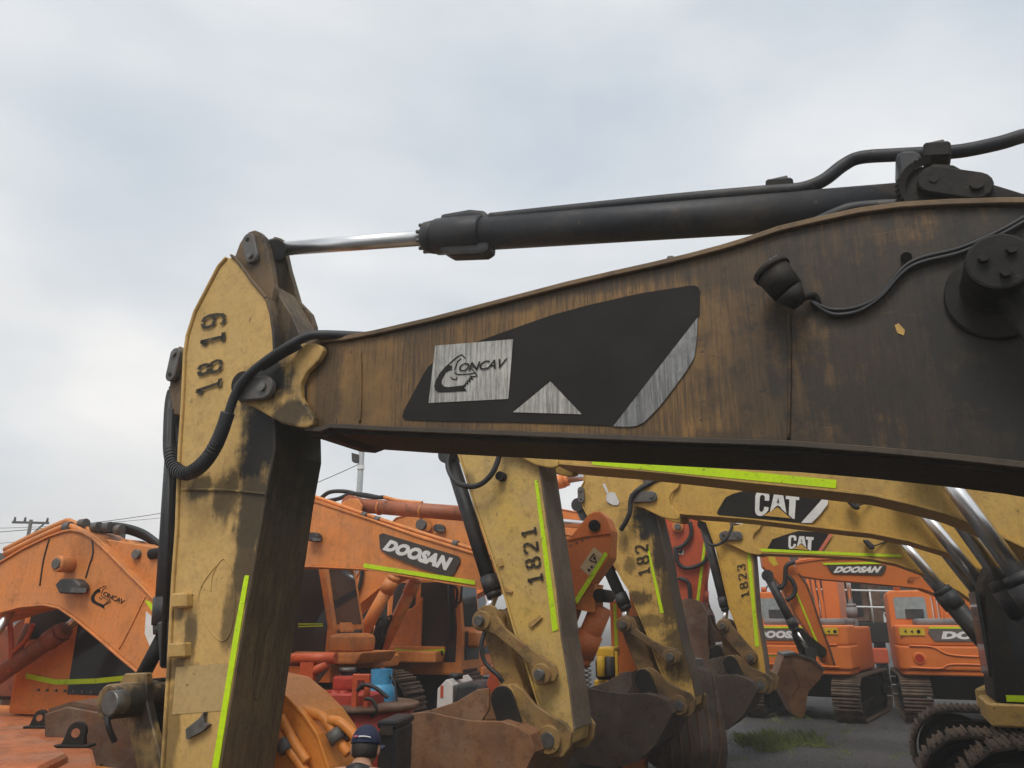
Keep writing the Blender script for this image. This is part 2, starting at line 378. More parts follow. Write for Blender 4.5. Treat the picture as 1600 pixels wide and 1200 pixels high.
def pin(root, p, r, n0, n1, mat=None, bolts=0, name='pin'):
    b = MB().cyl((p[0], n0, p[1]), (p[0], n1, p[1]), r, seg=24)
    o = b.build(name, mat or M_steel, root, .004)
    for k in range(bolts):
        a = 2 * math.pi * k / bolts + .4
        MB().cyl((p[0] + r * .5 * math.cos(a), n0 - .02, p[1] + r * .5 * math.sin(a)), (p[0] + r * .5 * math.cos(a), n0 + .01, p[1] + r * .5 * math.sin(a)), r * .16, seg=6).build('bolt', mat or M_steel, o)
    return o
def retainer(root, p, q, r, n0, n1, mat=None):
    o = MB().prism(stadium(p, q, r), n0, n1).build('pin_retainer_plate', mat or M_pin, root, .006)
    MB().cyl((p[0], n0 - .006, p[1]), (p[0], n0 + .01, p[1]), r * .3, seg=14).build('pin_hole', M_dark, o)
    MB().cyl((q[0], n0 - .02, q[1]), (q[0], n0 + .01, q[1]), r * .42, seg=8).build('bolt', M_dark if mat is M_dark else M_steel, o)
    return o
def track(root, uc, nc, half=1.95, r=.47, zc=.55, w=.7, shoes=True, mat=None):
    mat = mat or M_mud
    fr = MB().prism(stadium((uc - half, zc), (uc + half, zc), r - .1), nc - w * .22, nc + w * .22)
    for k in range(7):
        x = uc - half + .55 + k * (2 * half - 1.1) / 6; fr.cyl((x, nc - w * .3, zc - r + .2), (x, nc + w * .3, zc - r + .2), .14, seg=16)
    for sx in (-1, 1):
        fr.cyl((uc + sx * half, nc - w * .12, zc), (uc + sx * half, nc + w * .12, zc), r - .03, seg=28); fr.cyl((uc + sx * half, nc - w * .3, zc), (uc + sx * half, nc + w * .3, zc), .14, seg=16)
    o = fr.build('track', M_dark, root)
    path = stadium((uc - half, zc), (uc + half, zc), r, 16)
    belt = MB(); q = path + [path[0]]
    belt.strip(q, .03, nc - w * .3, nc + w * .3, -1); belt.build('track_chain', M_dark, o)
    per = 4 * half + 2 * math.pi * r; n = int(per / .2); me = None
    for k in range(n):
        s = (k + .5) / n * per
        if s < 2 * half: x, z, a = uc - half + s, zc + r, 0
        elif s < 2 * half + math.pi * r: t = (s - 2 * half) / r; x, z, a = uc + half + r * math.sin(t), zc + r * math.cos(t), t
        elif s < 4 * half + math.pi * r: x, z, a = uc + half - (s - 2 * half - math.pi * r), zc - r, math.pi
        else: t = (s - 4 * half - math.pi * r) / r; x, z, a = uc - half - r * math.sin(t), zc - r * math.cos(t), math.pi + t
        if not shoes: continue
        if me is None:
            b = MB().box(-.094, .094, -w / 2, w / 2, .03, .055)
            for g in (-.08, -.01, .06): b.prism([(g, .055), (g + .03, .055), (g + .024, .078), (g + .006, .078)], -w / 2 + .01, w / 2 - .01)
            so_ = b.build('track_shoe', mat, o); me = so_.data
        else:
            so_ = bpy.data.objects.new('track_shoe', me); COL.objects.link(so_); so_.parent = o
        so_.location = (x, nc, z); so_.rotation_euler = (0, a, 0)
    return o
def cat_base(root, uc, nc, gauge=1.32, shoes=True, mat=None, cabh=3.05):
    mat = mat or M_yel
    for s in (-1, 1): track(root, uc, nc + s * gauge, shoes=shoes)
    MB().cyl((uc, nc, .75), (uc, nc, 1.14), .8, seg=32).build('turntable', M_dark, root)
    MB().box(uc - .9, uc + .9, nc - .98, nc + .98, .42, .8).build('car_body', M_dark, root, .03)
    d = MB().zprism([(uc - 1.75, nc - 1.45), (uc + 2.3, nc - 1.45), (uc + 2.3, nc + 1.45), (uc - 1.5, nc + 1.45), (uc - 1.7, nc + .5), (uc - 1.3, nc + .45), (uc - 1.3, nc - .42), (uc - 1.75, nc - .45)], 1.14, 1.36)
    d.build('deck', mat, root, .02)
    h = MB().box(uc + .35, uc + 2.3, nc - 1.44, nc + 1.44, 1.362, 2.25).build('engine_house', mat, root, .05, 2)
    for k in range(2): MB().box(uc + .5 + k * .9, uc + 1.3 + k * .9, nc - 1.452, nc - 1.43, 1.45, 2.15).build('side_door', mat, h, .01)
    pts = [(uc + 2.31, nc - 1.45)] + [(uc + 2.31 + .75 * math.cos(a) ** .6 if abs(math.cos(a)) > 1e-6 else uc + 2.31, nc + 1.45 * math.sin(a)) for a in [R(-90 + 180 * i / 14) for i in range(1, 14)]] + [(uc + 2.31, nc + 1.45)]
    MB().zprism(pts, 1.1, 2.2).build('counterweight', M_dark, root, .05, 2)
    c0, c1, a0, a1 = uc - 1.68, uc + .25, nc - 1.42, nc - .5
    prof = [(c0, 1.362), (c1, 1.362), (c1, cabh), (c0 + .35, cabh), (c0 + .08, cabh - .5)]
    cb = MB().prism(prof, a0, a1).build('cab', M_dark, root, .05, 2)
    MB().prism([(c0 + .22, 1.75), (c1 - .8, 1.75), (c1 - .8, cabh - .15), (c0 + .5, cabh - .15), (c0 + .22, cabh - .55)], a0 - .006, a0 + .02).build('window_pane', M_glass, cb)
    MB().box(c1 - .68, c1 - .1, a0 - .006, a0 + .02, 1.95, cabh - .15).build('window_pane', M_glass, cb)
    MB().box(c0 - .006, c0 + .03, a0 + .1, a1 - .1, 1.6, cabh - .6).build('windscreen', M_glass, cb)
    MB().box(c0 + .1, c0 + .5, a0 - .012, a0 + .01, 1.38, 1.44).build('reflective_tape', M_lime, cb)
    return cb
# bucket profile, traced once and carried to each machine by its two bucket pins
def cplx(p): return complex(p[0], p[1])
HB, PB = FB.L(868, 1152), FB.L(800, 1089)
def canon(pts, n): return [(cplx(p) - cplx(HB)) / (cplx(PB) - cplx(HB)) for p in FB.P(pts, n)]
BK_SIDE = canon([(805, 1134), (782, 1127), (734, 1126), (694, 1118), (670, 1112), (652, 1114), (640, 1118), (611, 1134), (597, 1163), (594, 1200), (603, 1238), (640, 1280), (700, 1296), (755, 1284), (795, 1248), (820, 1206), (836, 1175), (828, 1148)], -.42)
BK_EAR = canon([(786, 1096), (787, 1084), (794, 1072), (806, 1068), (820, 1077), (839, 1101), (865, 1118), (886, 1129), (896, 1144), (893, 1167), (882, 1182), (865, 1182), (832, 1177), (805, 1170), (786, 1150), (782, 1127)], -.1)
BK_GUS = canon([(677, 1108), (720, 1100), (758, 1088), (788, 1070), (806, 1068), (806, 1100), (790, 1124), (700, 1126)], .5)
def bucket(root, H, P3, n0=-.42, n1=.88, e0=-.1, e1=.5, mat=None, ear_mat=None, ribs=False, teeth=False):
    mat = mat or M_rust; ear_mat = ear_mat or M_yel
    h, v = cplx(H), cplx(P3) - cplx(H)
    M = lambda cs: [((h + c * v).real, (h + c * v).imag) for c in cs]
    side = M(BK_SIDE); shell = side[5:] + [side[0]]
    o = MB().strip(shell, .035, n0 + .03, n1 - .03, 1).build('bucket', mat, root)
    for a in (n0, n1 - .03): MB().prism(side, a, a + .03).build('side_plate', mat, o, .006)
    for f in (.12, .5): MB().strip(curve2([(p[0] * (1 - f) + side[(i + 0)][0] * f, p[1]) for i, p in enumerate(side[8:14])], 3), .02, n0 - .012, n0 + .001, 1).build('wear_strip', mat, o) if ribs else None
    c = M([BK_SIDE[1], BK_SIDE[0], BK_SIDE[-1]])
    MB().prism(M([BK_SIDE[0], BK_SIDE[1], BK_EAR[-1], BK_EAR[-2]]), n0 + .032, n1 - .032).build('torque_tube', mat, o, .01)
    for a in (e0 - .05, e1): MB().prism(M(BK_EAR), a, a + .055).build('bucket_ear', ear_mat, o, .008)
    for a in (e0 - .05, e1): MB().prism(M(BK_GUS), a + .02, a + .05).build('gusset', mat, o, .006)
    rr = abs(v) * .22
    for p in (H, P3):
        MB().cyl((p[0], e0 - .1, p[1]), (p[0], e1 + .1, p[1]), rr, seg=24).build('pin_boss', ear_mat, o, .006)
        MB().cyl((p[0], e0 - .115, p[1]), (p[0], e1 + .115, p[1]), rr * .55, seg=20).build('pin', M_steel, o)
    dd = (cplx(P3) - cplx(H)) * complex(.35, -.28)
    retainer(o, P3, (P3[0] - dd.real * .9 + abs(v) * .1, P3[1] - dd.imag * .9 - abs(v) * .12), rr * .95, e0 - .14, e0 - .102, M_dark)
    lipi = side[6]; dirn = Vector((side[6][0] - side[8][0], 0, side[6][1] - side[8][1])).normalized()
    if teeth:
        for k in range(5):
            y = n0 + .12 + k * (n1 - n0 - .24) / 4
            t = MB().prism([(lipi[0] - .03, lipi[1] - .08), (lipi[0] + .06, lipi[1] - .03), (lipi[0] + dirn.x * .16, lipi[1] + dirn.z * .16)], y - .05, y + .05); t.build('bucket_tooth', mat, o, .006)
    return o
def bolts_row(par, pts, r, mat=None):
    for p in pts: MB().cyl((p[0], p[1] - .012, p[2]), (p[0], p[1] + .004, p[2]), r, seg=6).build('bolt', mat or M_pin, par)
def link_bar(root, poly, n0, n1, mat, name='bucket_link', bevel=.008): return MB().prism(poly, n0, n1).build(name, mat, root, bevel)

# ================================================================ excavator 1819, close to the camera
f = FA
EA = f.root('excavator', 'closest yellow excavator, stencilled 1819, its grimy boom crossing the whole view', 'excavator', 'yellow excavators parked in a row')
piv = f.L(398, 607)
M_armA = paint('arm_paint_near', (.58, .37, .12), (.53, .335, .105), scratch=.12, patch=.22, rust=.12, oil=[(.09, 3.3, .22, .40, 1), (.08, 2.85, .17, .42, .9), (.06, 2.5, .11, .35, .85), (.1, 3.66, .3, .2, 1), (-.42, 3.0, .14, .1, .8), (-.16, 2.95, .13, .22, .75), (.0, 2.2, .1, .25, .7), (-.33, 2.08, .07, .17, .75), (-.47, 2.2, .06, .06, .6), (-.45, 1.85, .12, .08, .7), (-.3, 1.82, .08, .1, .5), (-.4, 1.55, .07, .5, .55), (-.1, 1.15, .1, .09, .5)], rough=.55, dust=.12)
M_armAback = paint('arm_grime_back', (.12, .08, .04), (.16, .105, .042), grime=(.022, .016, .011), streak=.7, sx=18, patch=.6, rough=.6, rust=.2, oil=[(.2, 3.5, .5, .7, .85)])
M_armAtop = paint('arm_grime_top', (.16, .10, .045), (.10, .065, .035), grime=(.02, .016, .012), patch=.7, rough=.6, oil=[(.3, 3.9, .3, .5, .8), (.05, 4.9, .2, .35, .8)])
M_boomA = paint('boom_grime_near', (.265, .14, .038), (.14, .078, .026), grime=(.03, .021, .013), streak=.8, sx=52, sz=2.2, patch=.4, rough=.5, rust=.1, spec=.4, oilc=(.016, .012, .008), scratch=.22,
                oil=[(.9 + .55 * k, 3.93 + .012 * k, .45, .085, .6) for k in range(6)] + [(4.75, 3.3, 1.1, 1.2, 1), (4.2, 3.4, 1.1, 1.0, .9), (3.4, 3.1, .35, .9, .5), (2.4, 2.92, 2.4, .16, .7), (4.4, 2.75, 1.2, .42, .9), (5.2, 3.3, .9, 1.4, .95), (3.95, 3.4, .95, .95, .62), (3.75, 3.85, .8, .3, .7), (3.55, 3.2, .3, .55, .5), (.62, 3.6, .13, .34, .55), (.35, 3.85, .35, .15, .8), (2.2, 2.9, 2.6, .1, .75), (4.0, 3.6, .5, .5, .72), (3.2, 3.95, .4, .12, .7)])
M_forkA = paint('fork_paint_near', (.50, .31, .095), (.40, .25, .08), patch=.45, rust=.15, oil=[(.12, 3.72, .3, .22, 1), (.42, 3.42, .22, .1, .85), (.62, 3.55, .08, .25, .8)])
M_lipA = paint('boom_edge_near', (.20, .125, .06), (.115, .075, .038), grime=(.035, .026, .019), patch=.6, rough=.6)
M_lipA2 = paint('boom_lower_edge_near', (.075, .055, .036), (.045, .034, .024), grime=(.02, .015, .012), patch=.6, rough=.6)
M_under = paint('dark_boom_underside', (.028, .02, .011), (.018, .014, .01), grime=(.008, .007, .006), patch=.5, rough=.6)  # underside plate, much darker than the boom sides
left = [(354, 403), (342, 416), (305, 487), (293, 525), (289, 555), (286, 630), (281, 705), (277, 825), (271, 908), (266, 1012), (256, 1180), (250, 1290)]
right = [(359, 400), (366, 405), (378, 420), (391, 439), (414, 467), (421, 490), (425, 520), (427, 560), (427, 705), (413, 775), (398, 867), (392, 900), (380, 971), (359, 1096), (342, 1200), (324, 1310)]
Lp, Rp = f.P(left), f.P(right); AW = .45
tip = [(Lp[-1][0] + .06, .72), (Lp[-1][0] + .22, .62), (Rp[-1][0] - .02, .72)]
arm = MB().prism(Rp + tip[::-1] + Lp[::-1], .012, AW).build('arm', M_armA, EA, .012, 2)
MB().strip(Lp, .022, -.006, AW + .02, -1).build('front_plate', M_armA, arm, .006)
MB().strip(Rp[4:], .02, -.006, AW + .02, 1).build('back_plate', M_armAback, arm, .005)
MB().strip(Rp[:5], .02, -.006, AW + .02, 1).build('upper_plate', M_armAtop, arm, .005)
# cylinder ears on top of the arm
z1 = lambda x, y: (230 + x / 2.667, 330 + y / 2.667)
near_ear = [z1(*p) for p in [(372, 195), (392, 140), (410, 112), (432, 90), (456, 83), (478, 92), (497, 112), (512, 170), (528, 260), (536, 320), (520, 400), (490, 365), (430, 285), (390, 228)]]
MB().prism(f.P(near_ear, .07), .05, .105).build('cylinder_ear', M_armAtop, arm, .01, 2)
fe = f.P([z1(*p) for p in [(540, 112), (570, 120), (588, 185), (600, 240), (640, 378), (690, 430), (706, 480), (716, 548), (640, 560), (560, 470), (530, 300), (520, 170)]], .38)
MB().prism(fe, .345, .40).build('cylinder_ear', M_armAback, arm, .01, 2)
be = f.P([z1(*p) for p in [(500, 370), (520, 300), (550, 350), (600, 430), (650, 545), (640, 580), (525, 580)]], .1)
MB().prism(be, .107, .343).build('cylinder_ear_web', M_armAback, arm, .01)
retainer(arm, f.L(*z1(425, 122), .03), f.L(*z1(440, 190), .03), .055, .012, .048)
# boom
zb = lambda x, y: (480 + x / 2.5, 420 + y / 2.5)
top = f.P([(478, 548), (500, 541), (520, 537), (544, 535), (592, 526), (680, 506), (750, 488), (820, 470), (890, 452), (960, 436), (1020, 423), (1080, 409), (1130, 396), (1173, 383), (1220, 367), (1276, 354), (1341, 340), (1407, 331), (1481, 327), (1560, 325), (1600, 325)])
bot = f.P([(484, 668), (508, 670), (524, 664), (600, 668), (760, 674), (920, 680), (1080, 686), (1234, 691), (1360, 700), (1480, 711), (1600, 724)])
top += [(4.9, 3.76), (5.3, 3.45), (5.75, 2.85), (6.15, 2.1), (6.42, 1.72), (6.45, 1.5)]
bot += [(4.75, 2.66), (5.2, 2.35), (5.6, 1.9), (5.95, 1.45), (6.2, 1.32)]
BW0, BW1 = -.02, .56
bm_ = boom(EA, top, bot, BW0, BW1, M_boomA, M_lipA, .03, .03)
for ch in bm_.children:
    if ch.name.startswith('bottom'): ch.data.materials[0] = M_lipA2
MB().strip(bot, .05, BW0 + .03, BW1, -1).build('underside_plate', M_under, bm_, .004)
nb = BW0 - .03
# boom nose fork, both sides of the arm
fork = [z1(*p) for p in [(372, 690), (420, 665), (470, 640), (560, 590), (650, 548), (700, 548), (728, 560), (735, 578), (712, 622), (660, 672), (638, 720), (640, 775), (670, 820), (695, 858), (690, 888), (665, 900), (630, 900), (560, 885), (500, 850), (440, 815), (385, 800), (362, 765), (360, 720)]]
for a in (-.075, .50): MB().prism(f.P(fork, -.075), a, a + .05).build('boom_fork', M_forkA, bm_, .016, 2)
MB().cyl((piv[0], -.13, piv[1]), (piv[0], .6, piv[1]), .085).build('pivot_pin', M_dark, bm_)
retainer(bm_, f.L(*z1(398, 742), -.12), f.L(*z1(488, 735), -.12), .078, -.135, -.09, M_pin)
for px_, y0, y1 in ((563, 548, 660), (1233, 490, 688)):
    MB().tube([f.L3(px_, y0, BW0 - .004), f.L3(px_ + 1, (y0 + y1) / 2, BW0 - .004), f.L3(px_ - 1, y1, BW0 - .004)], .009, 6).build('weld_seam', M_boomA, bm_)
# decals on the boom side
dn = BW0 - .005
dk = [zb(*p) for p in [(372, 578), (378, 552), (430, 455), (470, 385), (492, 366), (560, 330), (640, 293), (800, 235), (950, 182), (1100, 141), (1300, 96), (1490, 66), (1515, 65), (1528, 72), (1534, 86), (1533, 180), (1525, 192), (1195, 614), (1000, 606), (800, 600), (550, 596), (395, 592), (378, 588)]]
decal(f, dk, dn, M_decalk, bm_, 'black_decal')
M_worn = paint('worn_white_decal', (.52, .50, .45), (.42, .41, .38), grime=(.06, .055, .05), streak=.7, sx=60, sz=3., patch=.4, rough=.55, bump=0)
M_worn2 = paint('worn_grey_decal', (.30, .30, .29), (.2, .2, .2), grime=(.04, .037, .035), streak=.7, sx=60, sz=3., patch=.5, rough=.55, bump=0)
decal(f, [zb(*p) for p in [(1525, 190), (1522, 270), (1512, 345), (1480, 400), (1430, 468), (1375, 540), (1315, 600), (1285, 614), (1255, 617), (1195, 615)]], dn - .004, M_worn2, bm_, 'grey_stripe_decal')
decal(f, [zb(950, 440), zb(1072, 568), zb(804, 560)], dn - .004, M_worn, bm_, 'triangle_decal')
decal(f, [zb(500, 300), zb(804, 275), zb(785, 508), zb(474, 524)], dn - .004, M_worn, bm_, 'white_square_decal')
def concav(fr, tr, n, parent, mat):
    """bucket-shaped emblem with the word ONCAV; tr maps the emblem's own square onto the photo"""
    T = lambda l: [tr(x, y) for x, y in l]
    c_arm = [(290, 600), (345, 610), (345, 660), (320, 660), (270, 690), (225, 770), (220, 810), (245, 850), (300, 862), (470, 840), (490, 862), (515, 905), (420, 908), (300, 918), (190, 920), (150, 895), (138, 850), (150, 800), (200, 700), (250, 640)]
    decal(fr, T(c_arm), n, mat, parent, 'emblem')
    def ln(l, w=5.):
        for (x0, y0), (x1, y1) in zip(l[:-1], l[1:]):
            d = math.hypot(x1 - x0, y1 - y0) or 1; u, v = -(y1 - y0) / d * w, (x1 - x0) / d * w
            decal(fr, T([(x0 + u, y0 + v), (x1 + u, y1 + v), (x1 - u, y1 - v), (x0 - u, y0 - v)]), n, mat, parent, 'emblem_line')
    ln([(300, 600), (400, 510), (460, 478), (500, 520)]); ln([(375, 660), (410, 560), (450, 525)])
    ln([(375, 680), (385, 700), (420, 712), (560, 705), (620, 690), (640, 735)]); ln([(575, 640), (600, 670), (640, 735)])
    for k in range(5): ln([(625 - k * 32, 735 + k * 30), (560 - k * 18, 735 + k * 24), (590 - k * 30, 770 + k * 28)], 6)
    ln([(330, 740), (350, 765), (400, 770), (405, 740)])
    quad = [tr(425, 585), tr(1000, 520), tr(985, 635), tr(430, 680)]
    lettering('ONCAV', fr, quad, n - .001, mat, parent, .012, .3, .9)
concav(f, lambda x, y: (660 + x / 7.5, 490 + y / 7.5), dn - .008, bm_, M_decalk)
# stencilled number on the arm
stencil('18', f, [(305, 627), (310, 564), (348, 556), (345, 611)], -.001, M_stencil, arm)
stencil('19', f, [(312, 549), (316, 490), (354, 482), (350, 540)], -.001, M_stencil, arm)
# lime tape down the arm edge
decal(f, [(382, 899), (389, 899), (375, 985), (357, 1096), (341, 1200), (331, 1200), (348, 1096), (366, 985)], .006, M_lime, arm, 'reflective_tape', .005)
MB().tube([f.L3(284, 765, .005), f.L3(350, 766, .005), f.L3(415, 772, .005)], .01, 6).build('weld_seam', M_armA, arm)
# lifting bracket scar and clips on the arm
zc_ = lambda x, y: (150 + x / 2.4, 700 + y / 2.4)
decal(f, [zc_(*p) for p in [(335, 1055), (385, 1015), (405, 990), (402, 1030), (420, 1038), (400, 1060), (338, 1093)]], -.02, M_pin, arm, 'torn_bracket', .03)
for (x0, y0, x1, y1) in ((280, 545, 336, 602), (268, 732, 328, 790)):
    MB().prism(f.P([zc_(x0, y0), zc_(x1, y0 - 4), zc_(x1, y1 - 4), zc_(x0, y1)], -.05), -.05, .03).build('pipe_clamp', M_forkA, arm, .012)
M_patch = paint('dull_repaint', (.46, .32, .13), (.42, .29, .12), patch=.3, bump=.05)
decal(f, [zc_(300, 822), zc_(508, 805), zc_(470, 985), zc_(285, 1000)], .009, M_patch, arm, 'repainted_patch', .004)
def ringscar():
    pts = [zc_(*p) for p in [(450, 440), (400, 510), (385, 570), (410, 650), (440, 700), (475, 725), (505, 690), (522, 580), (515, 480), (480, 415), (440, 470), (430, 540)]]
    MB().tube([f.L3(x, y, .01) for x, y in pts], .0035, 5).build('weld_scar', M_armA, arm)
ringscar()
# hoses over the pivot
hz = -.17
MB().tube([f.L3(*p) for p in [(600, 527, .05), (560, 525, .0), (500, 523, -.08), (474, 528, -.12), (440, 547, hz), (405, 572, hz), (380, 596, hz), (366, 620, hz), (356, 650, hz)]], .03, 12).build('hydraulic_hose', M_black, arm)
MB().tube([f.L3(*p) for p in [(470, 540, -.1), (440, 556, -.13), (410, 575, -.13)]], .022, 10).build('hydraulic_hose', M_black, arm)
MB().tube([f.L3(*p) for p in [(356, 645, hz), (348, 670, hz), (335, 700, hz), (315, 728, hz), (293, 740, hz + .03), (274, 732, .0), (266, 708, .1), (265, 670, .15), (267, 632, .2), (272, 610, .22), (282, 606, .25)]], .045, 14).build('hydraulic_hose', M_black, arm)
wr = [f.L3(*p) for p in [(340, 690, hz), (326, 714, hz), (308, 732, hz), (290, 740, hz + .03), (273, 730, .0), (266, 708, .1), (265, 680, .15)]]
wr = crom(wr, 5)
for k in range(0, len(wr) - 1, 1):
    MB().cyl(wr[k].lerp(wr[k + 1], .15), wr[k].lerp(wr[k + 1], .6), .0475, seg=14).build('hose_wrap', M_grey if 0 else M_black, arm)
# bucket cylinder along the front of the arm
cb = cylinder(EA, f.L3(281, 640, .22), f.L3(260, 985, .22), f.L3(205, 1090, .22), .085, .05, eye=False, rod=M_dark)
MB().prism(f.P([(243, 972), (266, 968), (266, 1045), (247, 1044)], .1), .1, .35).build('cylinder_head_block', M_blackp, cb, .015)
MB().cyl(f.L3(268, 640, .1), f.L3(256, 1040, .1), .02).build('steel_pipe', M_black, cb)
retainer(arm, f.L(274, 588, .1), f.L(281, 556, .1), .05, .05, .1)
for a in (.105, .3): MB().prism(f.P([(266, 610), (270, 560), (281, 541), (296, 548), (292, 650), (272, 650)], .12), a, a + .05).build('cylinder_ear', M_armAtop, arm, .01)
link = [zc_(*p) for p in [(115, 845), (195, 842), (200, 950), (215, 1020), (262, 1200), (268, 1260), (180, 1260), (160, 1190), (130, 1060), (90, 1000), (70, 930)]]
M_linkA = paint('greasy_link_near', (.30, .19, .07), (.2, .13, .055), patch=.6, rough=.55, rust=.2, oil=[(-.62, 1.62, .22, .2, .95), (-.42, 1.45, .1, .3, .8)])
link_bar(EA, f.P(link, .02), .0, .06, M_linkA)
link_bar(EA, f.P([zc_(*p) for p in [(195, 865), (265, 860), (258, 1160), (240, 1200), (215, 1050)]], .2), .15, .3, M_dark)
lp = f.L(*zc_(120, 945), -.05)
MB().cyl((lp[0], -.2, lp[1]), (lp[0], .45, lp[1]), .105).build('link_boss', M_linkA, EA, .01)
pin(EA, f.L(*zc_(66, 955), -.27), .07, -.3, -.2, M_steel)
MB().tube([f.L3(*zc_(42, 1010), -.2), f.L3(*zc_(48, 1050), -.2), f.L3(*zc_(70, 1100), -.15)], .018, 8).build('grease_hose', M_black, EA)
bucket(EA, (.12, .72), (-.34, 1.05))
# stick cylinder on top of the boom
nc_ = .24
barrel = cylinder(EA, f.L3(1450, 316, nc_), f.L3(672, 371, nc_), f.L3(425, 390, nc_), .11, .054, gland=False, eye=False)
MB().cyl(f.L3(430, 390, nc_ - .1), f.L3(430, 390, nc_ + .1), .085).build('rod_eye', M_blackp, barrel, .008)
MB().cyl(f.L3(1452, 308, nc_ - .1), f.L3(1452, 308, nc_ + .1), .125).build('rod_eye', M_blackp, barrel, .008)
gp, gd = f.L3(672, 371, nc_), (f.L3(672, 371, nc_) - f.L3(1450, 316, nc_)).normalized()
MB().cyl(gp - gd * .42, gp - gd * .06, .124, seg=28).cyl(gp - gd * .06, gp + gd * .03, .118, .105, seg=28).build('gland', M_blackp, barrel, .008)
for k in range(10):
    a_ = R(36 * k); q_ = gd.to_track_quat('Z', 'Y'); c_ = gp + q_ @ Vector((.095 * math.cos(a_), .095 * math.sin(a_), 0))
    MB().cyl(c_ + gd * .02, c_ + gd * .05, .013, seg=6).build('gland_bolt', M_pin, barrel)
MB().prism(f.P([(694, 340), (740, 332), (762, 334), (770, 343), (770, 395), (758, 402), (706, 404), (690, 394)], nc_), nc_ - .06, nc_ + .06).build('gland_block', M_blackp, barrel, .03, 2)
MB().tube([f.L3(*p) for p in [(766, 341, nc_ - .04), (900, 327, nc_ - .04), (1050, 312, nc_ - .04), (1200, 299, nc_ - .04), (1250, 295, nc_ - .04), (1286, 282, nc_ - .03), (1318, 258, nc_), (1345, 246, nc_), (1400, 242, nc_), (1440, 240, nc_), (1500, 236, nc_), (1560, 224, nc_), (1620, 208, nc_), (1760, 190, nc_), (1900, 330, nc_)]], .036, 12).build('oil_pipe', M_blackp, barrel)
for (x, y) in ((1218, 296), (1462, 240)):
    MB().prism(f.P([(x - 20, y - 9), (x + 22, y - 12), (x + 24, y + 13), (x - 20, y + 15)], nc_), nc_ - .06, nc_ + .06).build('pipe_clamp', M_dark, barrel, .012)
    MB().box(*[v for v in (f.L(x - 12, y - 12, nc_)[0], f.L(x + 14, y - 12, nc_)[0])], nc_ - .03, nc_ + .03, f.L(x, y - 8, nc_)[1], f.L(x, y - 16, nc_)[1]).build('clamp_bolt', M_pin, barrel, .006)
MB().prism(f.P([(1404, 292), (1398, 262), (1405, 253), (1432, 252), (1440, 262), (1440, 300)], nc_), nc_ - .12, nc_ + .12).build('cylinder_lug', M_blackp, barrel, .02)
ear = [(1395, 332), (1402, 300), (1412, 277), (1432, 262), (1460, 255), (1490, 257), (1510, 268), (1542, 279), (1548, 286), (1600, 302), (1680, 318), (1680, 345)]
for a in (.02, .40): MB().prism(f.P(ear, .02), a, a + .06).build('cylinder_bracket', M_dark, bm_, .012, 2)
retainer(bm_, f.L(1458, 284, .0), f.L(1525, 294, .0), .07, -.03, .015, M_dark)
rg = f.L(1455, 287, .0)
for k in range(22):
    a_ = R(90 + k * 11)
    MB().cyl((rg[0] + .125 * math.cos(a_), -.01, rg[1] + .125 * math.sin(a_)), (rg[0] + .14 * math.cos(a_), .02, rg[1] + .14 * math.sin(a_)), .02, seg=6).build('grease_clump', M_dark, bm_)
MB().tube([f.L3(*p) for p in [(1225, 372, .1), (1260, 355, .08), (1310, 332, .06), (1340, 324, .06), (1400, 320, .06), (1500, 316, .06), (1620, 312, .06)]], .03, 10).build('oil_pipe', M_blackp, bm_)
for x in (1048, 1068): MB().cyl(f.L3(x, 412, .1), f.L3(x, 402, .1), .022, seg=8).build('grease_nipple', M_pin, bm_)
# lift cylinder pin boss and near lift cylinder
bc = f.L(1556, 428, -.2)
bo = MB().cyl((bc[0], -.34, bc[1]), (bc[0], BW0, bc[1]), .125, seg=36).build('lift_pin_boss', M_dark, bm_, .012, 2)
for k in range(3):
    a_ = R(40 + 120 * k)
    MB().cyl((bc[0] + .06 * math.cos(a_), -.365, bc[1] + .06 * math.sin(a_)), (bc[0] + .06 * math.cos(a_), -.335, bc[1] + .06 * math.sin(a_)), .022, seg=6).build('bolt', M_dark, bo)
MB().cyl((bc[0] + .02, -.05, bc[1] - .03), (bc[0] + .02, BW0 + .01, bc[1] - .03), .21, seg=40).build('boss_plate', M_dark, bm_, .006)
for n_ in (-.2, .74): cylinder(EA, (5.05, n_, 1.3), (4.72, n_, 2.35), (bc[0], n_, bc[1]), .105, .055, rod=M_dark, eye=False)
# work lamp and its cable
lamp = MB().cyl(f.L3(1206, 424, -.17), f.L3(1232, 456, -.16), .085, .075, seg=24).cyl(f.L3(1232, 456, -.16), f.L3(1250, 476, -.14), .075, .035, seg=24).cyl(f.L3(1203, 420, -.17), f.L3(1208, 426, -.17), .092, seg=24)
lo_ = lamp.build('work_lamp', M_dark, EA)
MB().cyl(f.L3(1201, 418, -.17), f.L3(1204, 421, -.17), .08, seg=24).build('lamp_lens', M_glass, lo_)
MB().tube([f.L3(*p) for p in [(1240, 470, -.1), (1270, 462, -.05), (1278, 478, -.02)]], .02, 8).build('lamp_bracket', M_dark, lo_)
for dy in (0, 7):
    MB().tube([f.L3(*p) for p in [(1268, 472, -.05), (1300, 484 + dy, -.045), (1340, 480 + dy, -.045), (1375, 462 + dy * .5, -.045), (1410, 420 + dy, -.045), (1440, 403 + dy, -.045), (1500, 388 + dy, -.045), (1560, 362 + dy, -.045), (1610, 334 + dy, -.045)]], .011, 8).build('lamp_cable', M_black, lo_)
MB().cyl(f.L3(1416, 402, -.05), f.L3(1416, 402, -.02), .025, seg=12).build('cable_clip', M_dark, bm_)
decal(f, [(1398, 508), (1404, 505), (1414, 516), (1412, 524), (1402, 520)], BW0 - .004, M_yel, bm_, 'fresh_paint_chip')
